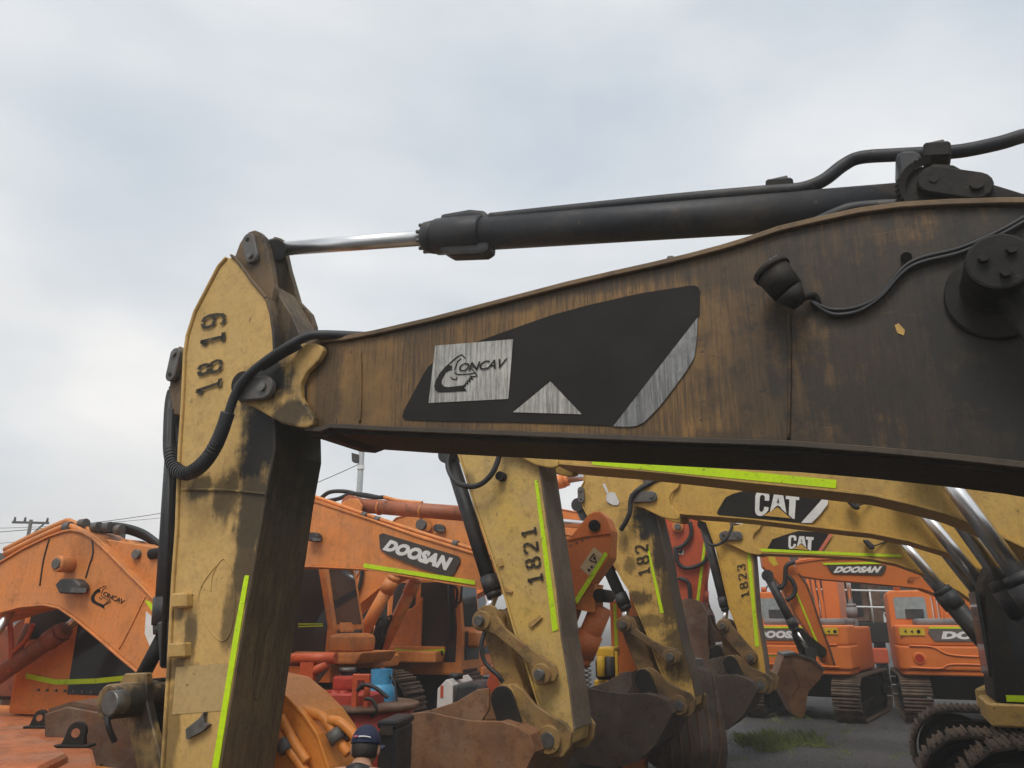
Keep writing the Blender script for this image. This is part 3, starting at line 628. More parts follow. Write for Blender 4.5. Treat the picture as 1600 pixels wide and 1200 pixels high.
cat_base(EA, 6.35, .27, shoes=False)
# ================================================================ excavators 1821, 182_ and 1823
z6 = lambda x, y: (680 + x / 3.871, 690 + y / 3.871)
z7 = lambda x, y: (580 + x / 4.21, 930 + y / 4.21)
z8 = lambda x, y: (880 + x / 4.617, 700 + y / 4.617)
z9 = lambda x, y: (860 + x / 4.285, 920 + y / 4.285)
z10 = lambda x, y: (1060 + x / 5.454, 740 + y / 5.454)
z11 = lambda x, y: (1160 + x / 3.636, 900 + y / 3.636)
z12 = lambda x, y: (1280 + x / 5, 730 + y / 5)
A_HEAD = [(p[0] - piv[0], p[1] - piv[1]) for p in Lp[4::-1] + Rp[:8]]
A_FORK = [(p[0] - piv[0], p[1] - piv[1]) for p in FA.P(fork, -.075)]
A_TOP = [(p[0] - piv[0], p[1] - piv[1]) for p in top]
A_EAR = [(p[0] - piv[0], p[1] - piv[1]) for p in FA.P(near_ear, .07)]
def rot(pts, deg, o):
    c, s = math.cos(R(deg)), math.sin(R(deg)); return [(o[0] + x * c - z * s, o[1] + x * s + z * c) for x, z in pts]
def cat(fr, label, pivot_px, tilt, lpx, rpx, botpx, H, P3, pin1, pin2, cyl, link, number, tape, uc, shoes, arm_mat, boom_mat, back_mat, topdz=0, clips=(), hoses=(), rodpx=None, AW=.45, wb=.56, topscale=1.):
    e = fr.root('excavator', label, 'excavator', 'yellow excavators parked in a row')
    pv = fr.L(*pivot_px); Lq, Rq = fr.P(lpx), fr.P(rpx)
    head = rot(A_HEAD, tilt, pv)
    pts = Rq[::-1] + [h for h in head[::-1]] + Lq
    hl = [h for h in head[:5] if h[1] > Lq[0][1] + .02]; hr = [h for h in head[5:] if h[1] > Rq[0][1] + .02]
    outline = hl + hr + Rq + [(Rq[-1][0] - .02, Rq[-1][1] - .12), (Rq[-1][0] - .2, Rq[-1][1] - .16), (Lq[-1][0] + .08, Lq[-1][1] - .1)] + Lq[::-1]
    ar = MB().prism(outline, .012, AW).build('arm', arm_mat, e, .012, 2)
    MB().strip(Lq[::-1] + hl, .02, -.006, AW + .02, 1).build('front_plate', arm_mat, ar, .005)
    MB().strip(hr[3:] + Rq, .02, -.006, AW + .02, 1).build('back_plate', back_mat, ar, .005)
    MB().prism(rot(A_EAR, tilt, pv), .05, .105).build('cylinder_ear', arm_mat, ar, .01); MB().prism(rot(A_EAR, tilt, pv), .345, .4).build('cylinder_ear', arm_mat, ar, .01)
    # boom
    bt = fr.P(botpx); tp = [(pv[0] + x * topscale, pv[1] + z * topscale + topdz) for x, z in A_TOP]
    tp = [p for p in tp if p[0] > bt[0][0] - .05]
    last = bt[-1]
    bt = bt + [(last[0] + .45, last[1] - .42), (last[0] + .95, last[1] - 1.0), (last[0] + 1.3, max(1.15, last[1] - 1.3))]
    tp = [p for p in tp if p[0] < bt[-1][0] + .2]
    bo_ = boom(e, tp, bt, -.02, wb, boom_mat, boom_mat, .028, .028)
    for a in (-.075, wb - .06): MB().prism([(pv[0] + x, pv[1] + z) for x, z in A_FORK], a, a + .05).build('boom_fork', boom_mat, bo_, .014, 2)
    MB().cyl((pv[0], -.11, pv[1]), (pv[0], wb + .04, pv[1]), .085).build('pivot_pin', M_dark, bo_)
    retainer(bo_, (pv[0] - .03, pv[1]), (pv[0] + .22, pv[1] - .01), .075, -.125, -.09)
    # stick cylinder
    er = rot([(-.1, 1.1)], tilt, pv)[0]
    cylinder(e, (pv[0] + 4.2, .24, tp[-6][1] + .35 if len(tp) > 6 else pv[1] + .5), (pv[0] + 1.0 + er[0] - pv[0], .24, er[1] + .02), (er[0], .24, er[1]), .112, .052)
    # bucket cylinder, links and bucket
    cylinder(e, fr.L3(*cyl[0], .22), fr.L3(*cyl[1], .22), fr.L3(*pin1, .22), .082, .05)
    q1 = fr.L(*pin1, -.05); q2 = fr.L(*pin2, -.05)
    M_link = M_linkB if fr is FB else M_linkC
    lk = fr.P(link, -.04) if link else stadium(q1, q2, .115)
    for a in (-.1, AW + .05): link_bar(e, lk, a, a + .05, M_link)
    for a in (.06, .28): MB().prism(stadium(q1, P3, .12), a, a + .12).build('bucket_link', M_link, e, .012)
    for q in (q1, q2):
        MB().cyl((q[0], -.14, q[1]), (q[0], AW + .14, q[1]), .1, seg=24).build('link_boss', M_link, e, .008)
        pin(e, q, .05, -.2, AW + .2)
    bucket(e, H, P3, mat=M_bk.get(fr, M_rust), ear_mat=M_link)
    if number: stencil(number[0], fr, number[1], -.001, M_stencil, ar)
    if tape: decal(fr, tape, .004, M_lime, ar, 'reflective_tape', .006)
    for c in clips: decal(fr, c, -.015, M_forkA, ar, 'hose_clip', .03)
    for pts_, r_ in hoses: MB().tube([fr.L3(*p) for p in pts_], r_, 10).build('hydraulic_hose', M_black, ar)
    if rodpx:
        a, b_, c_ = rodpx
        for n_ in (-.2, .74):
            A0 = Vector(fr.L(*a, -.2)); B0 = Vector(fr.L(*b_, -.2)); d_ = (B0 - A0); C0 = A0 + d_ * c_
            k_ = (1.2 - B0.y) / d_.y if d_.y else 1
            E0 = B0 + d_ * max(.3, k_)
            cylinder(e, (E0.x, n_, E0.y), (B0.x, n_, B0.y), (A0.x, n_, A0.y), .115, .072)
        MB().cyl((A0.x, -.3, A0.y), (A0.x, .84, A0.y), .1).build('lift_pin', M_dark, bo_)
    cat_base(e, uc, .27, shoes=shoes)
    return e, ar, bo_
M_link = M_linkB = paint('worn_yellow_link', (.32, .19, .055), (.21, .13, .05), patch=.6, rust=.5, rough=.6)
M_linkC = paint('greasy_yellow_link', (.19, .115, .04), (.12, .075, .032), patch=.7, rust=.5, rough=.6)
M_armB = paint('arm_paint_1821', (.56, .375, .12), (.60, .39, .09), patch=.3, rust=.2, dust=.25, seed=3, oil=[(-1.0, 3.6, .1, .16, .5)])
M_backB = paint('arm_back_1821', (.17, .125, .085), (.12, .09, .062), patch=.4, rust=.3, dust=.5, rough=.7, streak=.3)
M_armC = paint('arm_paint_182', (.57, .36, .09), (.51, .32, .08), patch=.35, rust=.3, oil=[(-.25, 3.5, .38, .32, 1), (-.15, 3.1, .2, .5, .95), (-.08, 2.5, .2, .6, .85), (-.5, 2.45, .16, .14, .8), (-.62, 2.9, .13, .12, .6), (.05, 1.8, .3, .5, .8), (-.35, 2.15, .2, .12, .6), (-.7, 3.25, .08, .2, .5)], seed=5)
M_armD = paint('arm_paint_1823', (.62, .37, .06), (.57, .34, .06), patch=.2, rust=.2, seed=9)
M_boomB = paint('boom_paint_1821', (.58, .36, .09), (.51, .32, .085), patch=.25, rust=.15, dust=.15, seed=2, streak=.15)
M_boomC = paint('boom_paint_182', (.60, .365, .075), (.55, .33, .07), patch=.22, rust=.12, seed=4, streak=.12)
M_backC = paint('arm_back_dark', (.085, .062, .042), (.06, .045, .032), patch=.5, rust=.3, rough=.7, streak=.3)
M_bkB = paint('bucket_rust_warm', (.27, .125, .05), (.18, .085, .04), grime=(.05, .03, .02), patch=.4, rough=.7, rust=.7, dust=.25, bump=.3)
M_bkC = paint('bucket_dark_brown', (.075, .052, .038), (.055, .038, .03), grime=(.02, .015, .012), patch=.5, rough=.7, rust=.3, dust=.2, bump=.3)
M_bk = {FB: M_bkB, FC: M_bkC, FD: M_bkC}
hB = ([(703, 704, .1), (700, 730, .05), (712, 752, -.08), (732, 760, -.14), (752, 756, -.14), (770, 738, -.14), (780, 712, -.12), (783, 690, -.1)], .03)
linkB = [z7(*p) for p in [(715, 95), (750, 70), (800, 62), (830, 80), (845, 140), (900, 222), (1010, 312), (1100, 372), (1180, 432), (1225, 465), (1240, 520), (1220, 565), (1170, 570), (1090, 490), (960, 365), (830, 260), (760, 235), (720, 190)]]
EB, ARB, BOB = cat(FB, 'yellow excavator stencilled 1821, lime strip down its arm, rusty bucket at the bottom', (797, 690), 14,
    [(714, 700), (729, 744), (742, 788), (765, 855), (783, 907), (804, 982), (825, 1044), (841, 1096), (852, 1130)],
    [(840, 721), (848, 775), (858, 845), (869, 922), (876, 997), (879, 1013), (889, 1077), (896, 1140)],
    [(868, 722), (900, 725), (980, 731), (1060, 739), (1177, 752), (1280, 762), (1360, 771), (1420, 784), (1480, 800), (1520, 815), (1566, 836), (1600, 852)],
    HB, PB, (757, 970), (850, 1053), ((703, 712), (772, 930)), linkB,
    ('1821', [(826, 919), (813, 822), (836, 817), (850, 914)]), [(835, 751), (840, 750), (872, 984), (863, 987)], FB.L(1522, 1185, -1.05)[0] + 2.45, True, M_armB, M_boomB, M_backB,
    clips=[[z6(370, 710), z6(395, 705), z6(410, 750), z6(385, 758)], [z6(418, 872), z6(465, 905), z6(460, 915), z6(425, 905)], [z6(560, 1100), z6(632, 1048), z6(645, 1066), z6(580, 1125)]],
    hoses=[hB, ([(757, 988, -.1), (752, 1010, -.14), (758, 1035, -.14), (778, 1055, -.14), (786, 1066, -.12)], .022)], rodpx=((1440, 693), (1592, 900), 1))
decal(FB, [(925, 713), (1307, 750), (1306, 763), (925, 726)], -.052, M_lime, BOB, 'reflective_tape')
pin(EB, FB.L(782, 744, -.05), .05, -.08, .02, M_dark)
linkC = [z9(*p) for p in [(452, 220), (470, 190), (505, 178), (545, 200), (572, 262), (700, 350), (770, 380), (850, 400), (885, 440), (870, 490), (820, 520), (770, 480), (700, 410), (560, 310), (500, 292), (460, 262)]]
EC, ARC, BOC = cat(FC, 'yellow excavator with oil-blackened arm reading 182, between the 1821 and 1823 machines', (998, 778), 15,
    [(905, 768), (912, 792), (950, 862), (973, 905), (986, 925), (998, 957), (1012, 990), (1030, 1040), (1046, 1080)],
    [(1025, 808), (1040, 873), (1047, 920), (1056, 965), (1065, 1008), (1078, 1050), (1086, 1088)],
    [(1050, 799), (1075, 802), (1120, 805), (1170, 809), (1262, 820), (1320, 827), (1360, 831), (1420, 843), (1480, 861), (1520, 881), (1570, 907)],
    FC.L(1066, 1100), FC.L(1012, 1058), (977, 976), (1050, 1026), ((906, 790), (978, 950)), linkC,
    ('182', [(999, 905), (991, 850), (1012, 847), (1016, 899)]), [z8(*p) for p in [(600, 700), (612, 700), (725, 1190), (700, 1190), (640, 900)]], FC.L(1428, 1140, -1.05)[0] + 2.45, True, M_armC, M_boomC, M_backC,
    hoses=[([(1030, 748, -.05), (1010, 758, -.1), (994, 768, -.14), (986, 780, -.14), (984, 800, -.14), (978, 815, -.13), (970, 828, -.1)], .035), ([(1060, 745, -.04), (1025, 752, -.08), (1000, 760, -.1)], .02)],
    rodpx=((1412, 762), (1541, 922), 1))
retainer(ARC, FC.L(*z8(132, 372), -.02), FC.L(*z8(130, 305), -.02), .05, -.05, -.01)
wp = [z8(*p) for p in [(310, 340), (345, 315), (375, 325), (390, 360), (405, 390), (395, 412), (360, 412), (312, 385)]]
M_chip = simple('bare_primer', (.62, .62, .6), .6, var=.2, bump=0)
decal(FC, wp, -.004, M_chip, ARC, 'bare_paint_patch', .006); decal(FC, [z8(*p) for p in [(282, 262), (300, 255), (328, 320), (318, 335)]], -.004, M_chip, ARC, 'bare_paint_patch', .006)
# machine emblem with the letters CAT
C_POLY = [(655, 190), (665, 165), (690, 150), (740, 150), (765, 165), (776, 190), (773, 232), (735, 230), (737, 198), (725, 182), (702, 184), (694, 202), (689, 308), (696, 324), (714, 325), (727, 310), (730, 282), (769, 286), (766, 312), (745, 337), (722, 355), (700, 362), (675, 357), (658, 340), (653, 318)]
A_POLY = [(817, 164), (890, 165), (921, 338), (882, 304), (870, 285), (846, 270), (822, 288), (812, 300), (778, 330)]
A_HOLE = [(838, 252), (850, 205), (860, 256), (848, 246)]
T_POLY = [(915, 172), (1031, 180), (1029, 226), (1001, 224), (990, 388), (972, 382), (940, 352), (946, 220), (915, 216)]
TRI = [(845, 286), (957, 381), (724, 358)]; TRI_O = [(845, 274), (990, 392), (700, 366)]
def cat_emblem(fr, par, mp_, tri_mat):
    n_ = -.057
    for i, (pl, m_) in enumerate(((TRI_O, M_decalk), (C_POLY, M_white), (A_POLY, M_white), (T_POLY, M_white))):
        decal(fr, [mp_(*p) for p in pl], n_ - .002 * i, m_, par, 'emblem_letter' if i else 'emblem_triangle', .0015)
    decal(fr, [mp_(*p) for p in A_HOLE], n_ - .012, M_decalk, par, 'emblem_letter', .0015)
    decal(fr, [mp_(*p) for p in TRI], n_ - .01, tri_mat, par, 'emblem_triangle', .0015)
for x in (-.0,):
    decal(FC, [z10(*p) for p in [(328, 335), (335, 315), (395, 212), (410, 197), (470, 170), (640, 126), (800, 145), (1242, 200), (1045, 416), (700, 385), (350, 353), (335, 347)]], -.052, M_decalk, BOC, 'black_decal')
    decal(FC, [z10(*p) for p in [(1240, 200), (1262, 203), (1276, 216), (1272, 262), (1205, 350), (1135, 420), (1045, 420)]], -.055, M_white, BOC, 'white_stripe_decal')
cat_emblem(FC, BOC, z10, M_boomC)
def mini_lamp(par, fr, px, py, s, n):
    P_ = [(px - 16 * s, py - 9 * s), (px - 4 * s, py - 9 * s), (px + 9 * s, py + 4 * s), (px + 8 * s, py + 10 * s), (px - 1 * s, py + 9 * s), (px - 10 * s, py)]
    o = MB().prism(fr.P(P_, n), n - .1, n + .04).build('work_lamp', M_blackp, par, .02)
    MB().tube([fr.L3(px + 8 * s, py + 2 * s, n), fr.L3(px + 20 * s, py - 2 * s, n + .05), fr.L3(px + 34 * s, py - 8 * s, n + .08)], .012, 6).build('lamp_cable', M_black, o)
mini_lamp(EC, FC, 1335, 787, 1, -.12)
ED, ARD, BOD = cat(FD, 'yellow excavator stencilled 1823, furthest of the yellow row', (1135, 838), 5,
    [(1104, 815), (1120, 859), (1141, 951), (1152, 978), (1163, 1018), (1175, 1055)],
    [(1172, 821), (1177, 887), (1182, 958), (1191, 1013), (1197, 1055)],
    [(1176, 862), (1225, 864), (1262, 865), (1340, 869), (1364, 872), (1400, 879), (1450, 897), (1500, 922)],
    FD.L(1191, 1069), FD.L(1145, 1035), (1131, 978), (1174, 1027), ((1100, 820), (1134, 952)), None,
    ('1823', [(1159, 938), (1151, 881), (1164, 879), (1171, 933)]), [(1165, 840), (1170, 840), (1186, 1010), (1180, 1010)], FD.L(1428, 1140, -1.05)[0] + 3.6, False, M_armD, M_boomC, M_backB,
    hoses=[([(1101, 838, -.05), (1108, 850, -.1), (1122, 851, -.12), (1136, 840, -.12), (1143, 825, -.1), (1143, 815, -.05)], .025)], rodpx=((1396, 829), (1474, 921), 1), topscale=.8)
decal(FD, [z10(*p) for p in [(678, 638), (1527, 675), (1900, 690), (1904, 712), (1527, 700), (678, 662)]], -.056, M_lime, BOD, 'reflective_tape')
decal(FD, [z10(*p) for p in [(758, 640), (800, 560), (900, 525), (1020, 488), (1288, 505), (1190, 662)]], -.052, M_decalk, BOD, 'black_decal')
decal(FD, [z10(*p) for p in [(1286, 512), (1318, 515), (1222, 662), (1190, 660)]], -.054, simple('faded_red_decal', (.6, .16, .09), .5, bump=0), BOD, 'red_stripe_decal')
cat_emblem(FD, BOD, lambda x, y: z10(938 + (x - 655) * .571, 525 + (y - 150) * .555), M_boomC)
mini_lamp(ED, FD, 1360, 851, .8, -.1)
# ================================================================ orange excavators facing right: H left edge, I and J in the middle, K2 far
zh = lambda x, y: (x / 8, 800 + y / 8)
zg = lambda x, y: (x / 2.857, 780 + y / 2.857)
zi = lambda x, y: (460 + x / 4.706, 700 + y / 4.706)
zj = lambda x, y: (440 + x / 5, 860 + y / 5)
GO = 'orange excavators parked in a row'
def lamp_box(par, fr, cx, cy, w, h, n, mat=None):
    o = MB().prism(fr.P([(cx - w * .5, cy - h * .1), (cx - w * .3, cy - h * .5), (cx + w * .25, cy - h * .5), (cx + w * .5, cy - h * .1), (cx + w * .45, cy + h * .3), (cx + w * .2, cy + h * .5), (cx - w * .35, cy + h * .45)], n), n - .12, n).build('work_lamp', M_blackp, par, .015)
    MB().prism(fr.P([(cx - w * .3, cy + h * .05), (cx + w * .35, cy + h * .05), (cx + w * .3, cy + h * .38), (cx - w * .28, cy + h * .36)], n - .12), n - .126, n - .118).build('lamp_lens', M_steel, o)
    return o
def cab(par, fr, x0, x1, z0, z1, n0, n1, mat, name='cab', slant=.25):
    """operator's cab with framed windows on the side and front (front towards +x)"""
    prof = [(x0, z0), (x1, z0), (x1, z0 + .75), (x1 - slant, z1), (x0 + .08, z1), (x0, z1 - .12)]
    c = MB().prism(prof, n0, n1).build(name, mat, par, .05, 2)
    xm = x0 + (x1 - x0) * .42
    MB().prism([(x0 + .1, z0 + .75), (xm - .05, z0 + .75), (xm - .05, z1 - .14), (x0 + .14, z1 - .14)], n0 - .008, n0 + .02).build('window_pane', M_glass, c)
    MB().prism([(xm + .05, z0 + .22), (x1 - .12, z0 + .22), (x1 - .1, z0 + .78), (x1 - slant - .08, z1 - .14), (xm + .05, z1 - .14)], n0 - .008, n0 + .02).build('window_pane', M_glass, c)
    d = Vector((-slant, 0, z1 - z0 - .75)); 
    MB().add([(x1 + .008, n0 + .1, z0 + .25), (x1 + .008, n1 - .1, z0 + .25), (x1 + .008, n1 - .1, z0 + .72), (x1 + .008, n0 + .1, z0 + .72)], [(0, 1, 2, 3)]).build('windscreen', M_glass, c)
    MB().add([(x1 + .01 - slant * .06, n0 + .1, z0 + .8), (x1 + .01 - slant * .06, n1 - .1, z0 + .8), (x1 + .01 - slant * .92, n1 - .1, z1 - .1), (x1 + .01 - slant * .92, n0 + .1, z1 - .1)], [(0, 1, 2, 3)]).build('windscreen', M_glass, c)
    return c
def orange_base(e, uc, nc, mat, shoes=True, cab_=True, zc=2.85, track_mat=None, box=True, house=True, zo=0., cw=True):
    """house, cab on the far left hand, tracks; front towards +x"""
    for s in (-1, 1): track(e, uc, nc + s * 1.2, half=1.55, r=.42, zc=.5 + zo, w=.6, shoes=shoes, mat=track_mat)
    MB().box(uc - .8, uc + .8, nc - .85, nc + .85, .4 + zo, .8 + zo).build('car_body', M_dark, e, .03)
    MB().cyl((uc, nc, .7 + zo), (uc, nc, 1.02 + zo), .65, seg=28).build('turntable', M_dark, e)
    MB().zprism([(uc - 2.0, nc - 1.3), (uc + 1.35, nc - 1.3), (uc + 1.35, nc - .5), (uc + .95, nc - .45), (uc + .95, nc + .45), (uc + 1.5, nc + .5), (uc + 1.5, nc + 1.3), (uc - 2.0, nc + 1.3)], 1.02 + zo, 1.2 + zo).build('deck', mat, e, .03, 2)
    if house: MB().box(uc - 1.95, uc - .3, nc - 1.28, nc + 1.28, 1.202, 2.05).build('engine_house', mat, e, .08, 3)
    if box: MB().box(uc - .25, uc + 1.3, nc - 1.28, nc - .5, 1.202, 1.62).build('tool_box', mat, e, .1, 3)
    pts = [(uc - 2.01, nc - 1.3)] + [(uc - 2.01 - .7 * abs(math.cos(a)) ** .6, nc + 1.3 * math.sin(a)) for a in [R(-90 + 180 * i / 14) for i in range(1, 14)]] + [(uc - 2.01, nc + 1.3)]
    if cw: MB().zprism(pts, 1.0 + zo, 2.0 + zo).build('counterweight', mat, e, .06, 2)
    if cab_: return cab(e, FA, uc - .1, uc + 1.45, 1.204, zc, nc + .38, nc + 1.28, mat)
# ---- H, at the left edge
FH = Fr(165, 880, 7.4, -20)
f = FH
EH = f.root('excavator', 'orange excavator at the left edge, its humped boom carrying a black lamp and emblem', 'excavator', GO)
tp = f.P([(-190, 1010), (-110, 950), (-50, 910), (0, 881), (37, 859), (77, 840), (100, 832), (112, 830), (128, 833), (144, 842), (169, 865), (200, 897), (224, 920), (252, 951), (290, 1000), (330, 1060)])
bt = f.P([(-170, 1050), (-110, 1005), (-50, 972), (0, 955), (35, 946), (70, 943), (94, 948), (119, 965), (157, 997), (189, 1025), (217, 1048), (262, 1085), (310, 1110)])
M_orgH = paint('orange_paint_left', (.66, .235, .058), (.70, .24, .055), grime=(.10, .045, .018), patch=.32, rough=.5, rust=.2, dust=.25, streak=.15, sx=9, oil=[(-.28, 2.85, .2, .22, .3)])
bh = boom(EH, tp, bt, 0, .42, M_orgH, M_orgH, .02, .02)
br_ = f.P([(165, 842), (185, 845), (215, 850), (250, 855), (275, 865), (280, 960), (262, 955), (235, 920), (200, 885)], .12)
for a in (.1, .3): MB().prism(br_, a, a + .05).build('cylinder_bracket', M_orgH, bh, .01)
cylinder(EH, f.L3(205, 862, .22), f.L3(370, 880, .22), f.L3(425, 890, .22), .09, .045, M_orgH)
pin(EH, f.L(213, 866, .08), .045, .06, .12, M_pin)
MB().cyl(f.L3(236, 866, .1), f.L3(262, 862, .1), .05).build('pipe_block', M_dark, bh)
for off, nn in ((0, .05), (-7, .16)):
    MB().tube([f.L3(x, y + off, nn) for x, y in [(8, 866), (50, 845), (100, 823), (112, 823), (146, 840), (170, 862), (200, 892), (224, 915), (255, 950), (300, 1010)]], .03, 8, 3).build('oil_pipe', M_orgH, bh)
for k, (x, y) in enumerate([(106, 822), (130, 817), (150, 822), (168, 822), (186, 826), (230, 918)]):
    MB().cyl(f.L3(x - 4, y + 2, .14 if k else .05), f.L3(x + 5, y + 1, .14 if k else .05), .05, seg=12).build('pipe_clamp', M_pin, bh)
for k in range(3):
    MB().tube([f.L3(*p) for p in [(135, 824 + k * 5, .2 + .07 * k), (165, 820 + k * 5, .2 + .07 * k), (195, 822 + k * 4, .2 + .07 * k), (225, 832 + k * 4, .2 + .07 * k), (252, 852 + k * 3, .2 + .07 * k)]], .026, 8).build('hydraulic_hose', M_black, bh)
MB().tube([f.L3(77, 842, -.004), f.L3(68, 875, -.004), f.L3(62, 915, -.004)], .008, 6).build('lamp_wire', M_black, bh)
MB().tube([f.L3(144, 843, -.004), f.L3(145, 865, -.004), f.L3(139, 885, -.004), f.L3(134, 903, -.004)], .008, 6).build('lamp_wire', M_black, bh)
pb = f.L(104, 882, -.05)
MB().cyl((pb[0], -.16, pb[1]), (pb[0], .005, pb[1]), .075, seg=24).build('lift_pin_boss', M_orgH, bh, .008); pin(bh, pb, .05, -.175, -.15, M_pin)
lamp_box(EH, f, 122, 917, 40, 24, -.01)
concav(f, lambda x, y: (136 + (x + 40) * .058 + (y - 480) * -.012, 905 + (y - 480) * .079 + (x - 140) * .034), -.004, bh, M_decalk)
MB().tube([f.L3(226, 934, -.003), f.L3(207, 974, -.003), f.L3(186, 1014, -.003)], .008, 6).build('weld_seam', M_orgH, bh)
decal(f, [(228, 955), (236, 962), (246, 985), (258, 1000), (258, 1042), (250, 1035), (234, 1010), (226, 990)], -.004, M_white, bh, 'white_decal')
decal(f, [(226, 938), (234, 940), (256, 965), (256, 975), (244, 965)], -.004, M_lime, bh, 'reflective_tape')
M_redd = paint('shaded_red_pipework', (.26, .065, .025), (.18, .05, .022), patch=.5, rust=.4, rough=.55)  # red darkened in the colour itself for the shadow under the boom
cylinder(EH, f.L3(-30, 1075, .5), f.L3(100, 985, .5), f.L3(140, 950, .5), .085, .045, M_redd, eye=False)
cylinder(EH, f.L3(-60, 1075, -.08), f.L3(-20, 1010, -.08), f.L3(20, 950, .1), .085, .045, M_redd, eye=False)
uH = f.L(130, 1080, 1)[0]
orange_base(EH, f.L(228, 1060, .75)[0] - 1.5, .21, M_orgH, cab_=False, box=False, house=False)
MB().box(f.L(-60, 1000, 1.9)[0], f.L(95, 1000, 1.9)[0], 1.9, 2.6, 1.2, 2.1).build('engine_house', M_redd, EH, .05)
for k in range(3): MB().cyl(f.L3(20 + 18 * k, 1040, .6 + .2 * k), f.L3(45 + 18 * k, 975, .7 + .2 * k), .04).build('oil_pipe', M_redd, EH)
MB().cyl(f.L3(48, 990, 1.5), f.L3(48, 990, 1.85), .2).build('swivel_cover', M_redd, EH)
cH = cab(EH, f, f.L(20, 1060, .75)[0], f.L(228, 1060, .75)[0], 1.21, 2.95, .75, 1.7, M_org)
decal(f, [(40, 1052), (88, 1062), (150, 1060), (228, 1052), (228, 1060), (150, 1068), (88, 1070), (40, 1060)], .735, M_lime, cH, 'reflective_tape', .012)
# ---- I, boom with white-on-black lettering, whose arm ends beside the 1821 machine
FI = Fr(930, 930, 9.3, -20); f = FI
EI = f.root('excavator', 'orange excavator behind the 1819 arm, its boom lettered DOOSAN above a lime stripe', 'excavator', GO)
tp = f.P([(285, 1010), (310, 940), (350, 860), (400, 805), (440, 784), (480, 779), (497, 784), (560, 806), (650, 839), (745, 868), (850, 903), (930, 915)])
bt = f.P([(335, 1020), (360, 965), (400, 905), (440, 884), (490, 884), (570, 888), (610, 895), (750, 918), (850, 940), (930, 955)])
M_orgI = paint('orange_paint_mid', (.76, .265, .058), (.69, .235, .052), grime=(.10, .045, .018), patch=.32, rough=.45, rust=.2, dust=.25, streak=.2, sx=9, scratch=.1)
bi = boom(EI, tp, bt, 0, .4, M_orgI, M_orgI, .02, .02)
decal(f, [(592, 836), (598, 833), (716, 869), (719, 872), (719, 877), (709, 897), (704, 900), (697, 900), (660, 889), (630, 877), (604, 866), (594, 858)], -.024, simple('dark_brown_decal', (.045, .035, .028), .5, bump=0), bi, 'lettering_plate')
lettering('DOOSAN', f, [(606, 842), (708, 872), (701, 893), (597, 859)], -.026, M_white, bi, .075, .22, 1.06)
decal(f, [(568, 880), (742, 907), (742, 914), (568, 887)], -.024, M_lime, bi, 'reflective_tape')
MB().tube([f.L3(*p) for p in [(489, 777, .05), (500, 779, .05), (560, 800, .05), (650, 830, .05), (745, 860, .05), (850, 895, .05)]], .028, 8, 3).build('oil_pipe', M_orgI, bi)
MB().tube([f.L3(*p) for p in [(489, 783, .0), (500, 786, .0), (560, 806, .0), (650, 836, .0), (745, 866, .0), (850, 900, .0)]], .02, 8, 3).build('oil_pipe', M_orgI, bi)
for x, y in ((590, 812), (712, 850), (570, 805)): MB().cyl(f.L3(x - 4, y - 1, .05), f.L3(x + 4, y + 1, .05), .045, seg=12).build('pipe_clamp', M_pin, bi)
M_barrel = paint('peeling_orange_barrel', (.40, .13, .06), (.34, .11, .055), grime=(.03, .018, .014), patch=.7, rough=.5, rust=.3)
cI = cylinder(EI, f.L3(552, 789, .2), f.L3(770, 806, .2), f.L3(930, 822, .2), .098, .05, M_barrel)
for x in (592, 658): MB().cyl(f.L3(x, 790 + (x - 552) * .078, .2), f.L3(x + 3, 790.3 + (x - 552) * .078, .2), .104, seg=20).build('pipe_band', M_orgI, cI)
for a in (.05, .33): MB().prism(f.P([(505, 800), (530, 788), (545, 779), (558, 779), (566, 790), (562, 812)], a), a, a + .04).build('cylinder_bracket', M_orgI, bi, .01)
for p in ([(500, 780), (515, 769), (540, 768), (565, 774), (585, 777), (600, 777)], [(510, 783), (530, 779), (548, 772), (570, 773), (590, 777)]):
    MB().tube([f.L3(x, y, .2) for x, y in p], .03, 8).build('hydraulic_hose', M_black, bi)
MB().tube([f.L3(x, y, .2) for x, y in [(600, 777), (625, 783), (660, 786)]], .028, 8).build('oil_pipe', M_orgI, cI)
lamp_box(EI, f, 495, 840, 20, 14, -.01)
# its arm, beside the 1821 arm
M_orgK = paint('orange_arm_mid', (.62, .17, .04), (.56, .15, .035), grime=(.08, .03, .014), patch=.18, rough=.5, rust=.12, dust=.12)
ak = MB().prism(f.P([(870, 862), (886, 845), (919, 804), (928, 799), (938, 799), (947, 808), (955, 828), (953, 871), (900, 945), (880, 1000), (850, 1060), (835, 1050), (850, 960)], -.06), -.06, .3).build('arm', M_orgK, EI, .015, 2)
MB().strip(f.P([(886, 845), (919, 838), (955, 834)], -.06), .02, -.075, .3).build('weld_seam', M_orgK, ak)
pin(ak, f.L(928, 821, -.1), .07, -.1, .34, M_dark, 5); pin(ak, f.L(936, 930, -.1), .075, -.1, .42, M_dark, 4)
decal(f, [(945, 862), (950, 866), (902, 944), (898, 936)], -.066, M_lime, ak, 'reflective_tape')
decal(f, [z8(220, 715), z8(285, 765), z8(190, 925), z8(120, 862)], -.065, simple('cream_warning_label', (.55, .42, .25), .6, bump=0), ak, 'warning_label')
for a_, b_ in (((222, 760), (188, 808)), ((188, 808), (240, 828)), ((240, 828), (222, 760))):
    MB().tube([f.L3(*z8(*a_), -.068), f.L3(*z8(*b_), -.068)], .006, 5).build('warning_sign_line', M_decalk, ak)
for (x, y) in ((185, 880), (205, 858), (225, 795)): decal(f, [z8(x - 9, y - 12), z8(x + 10, y - 6), z8(x + 8, y + 12), z8(x - 8, y + 8)], -.07, M_decalk, ak, 'warning_symbol')
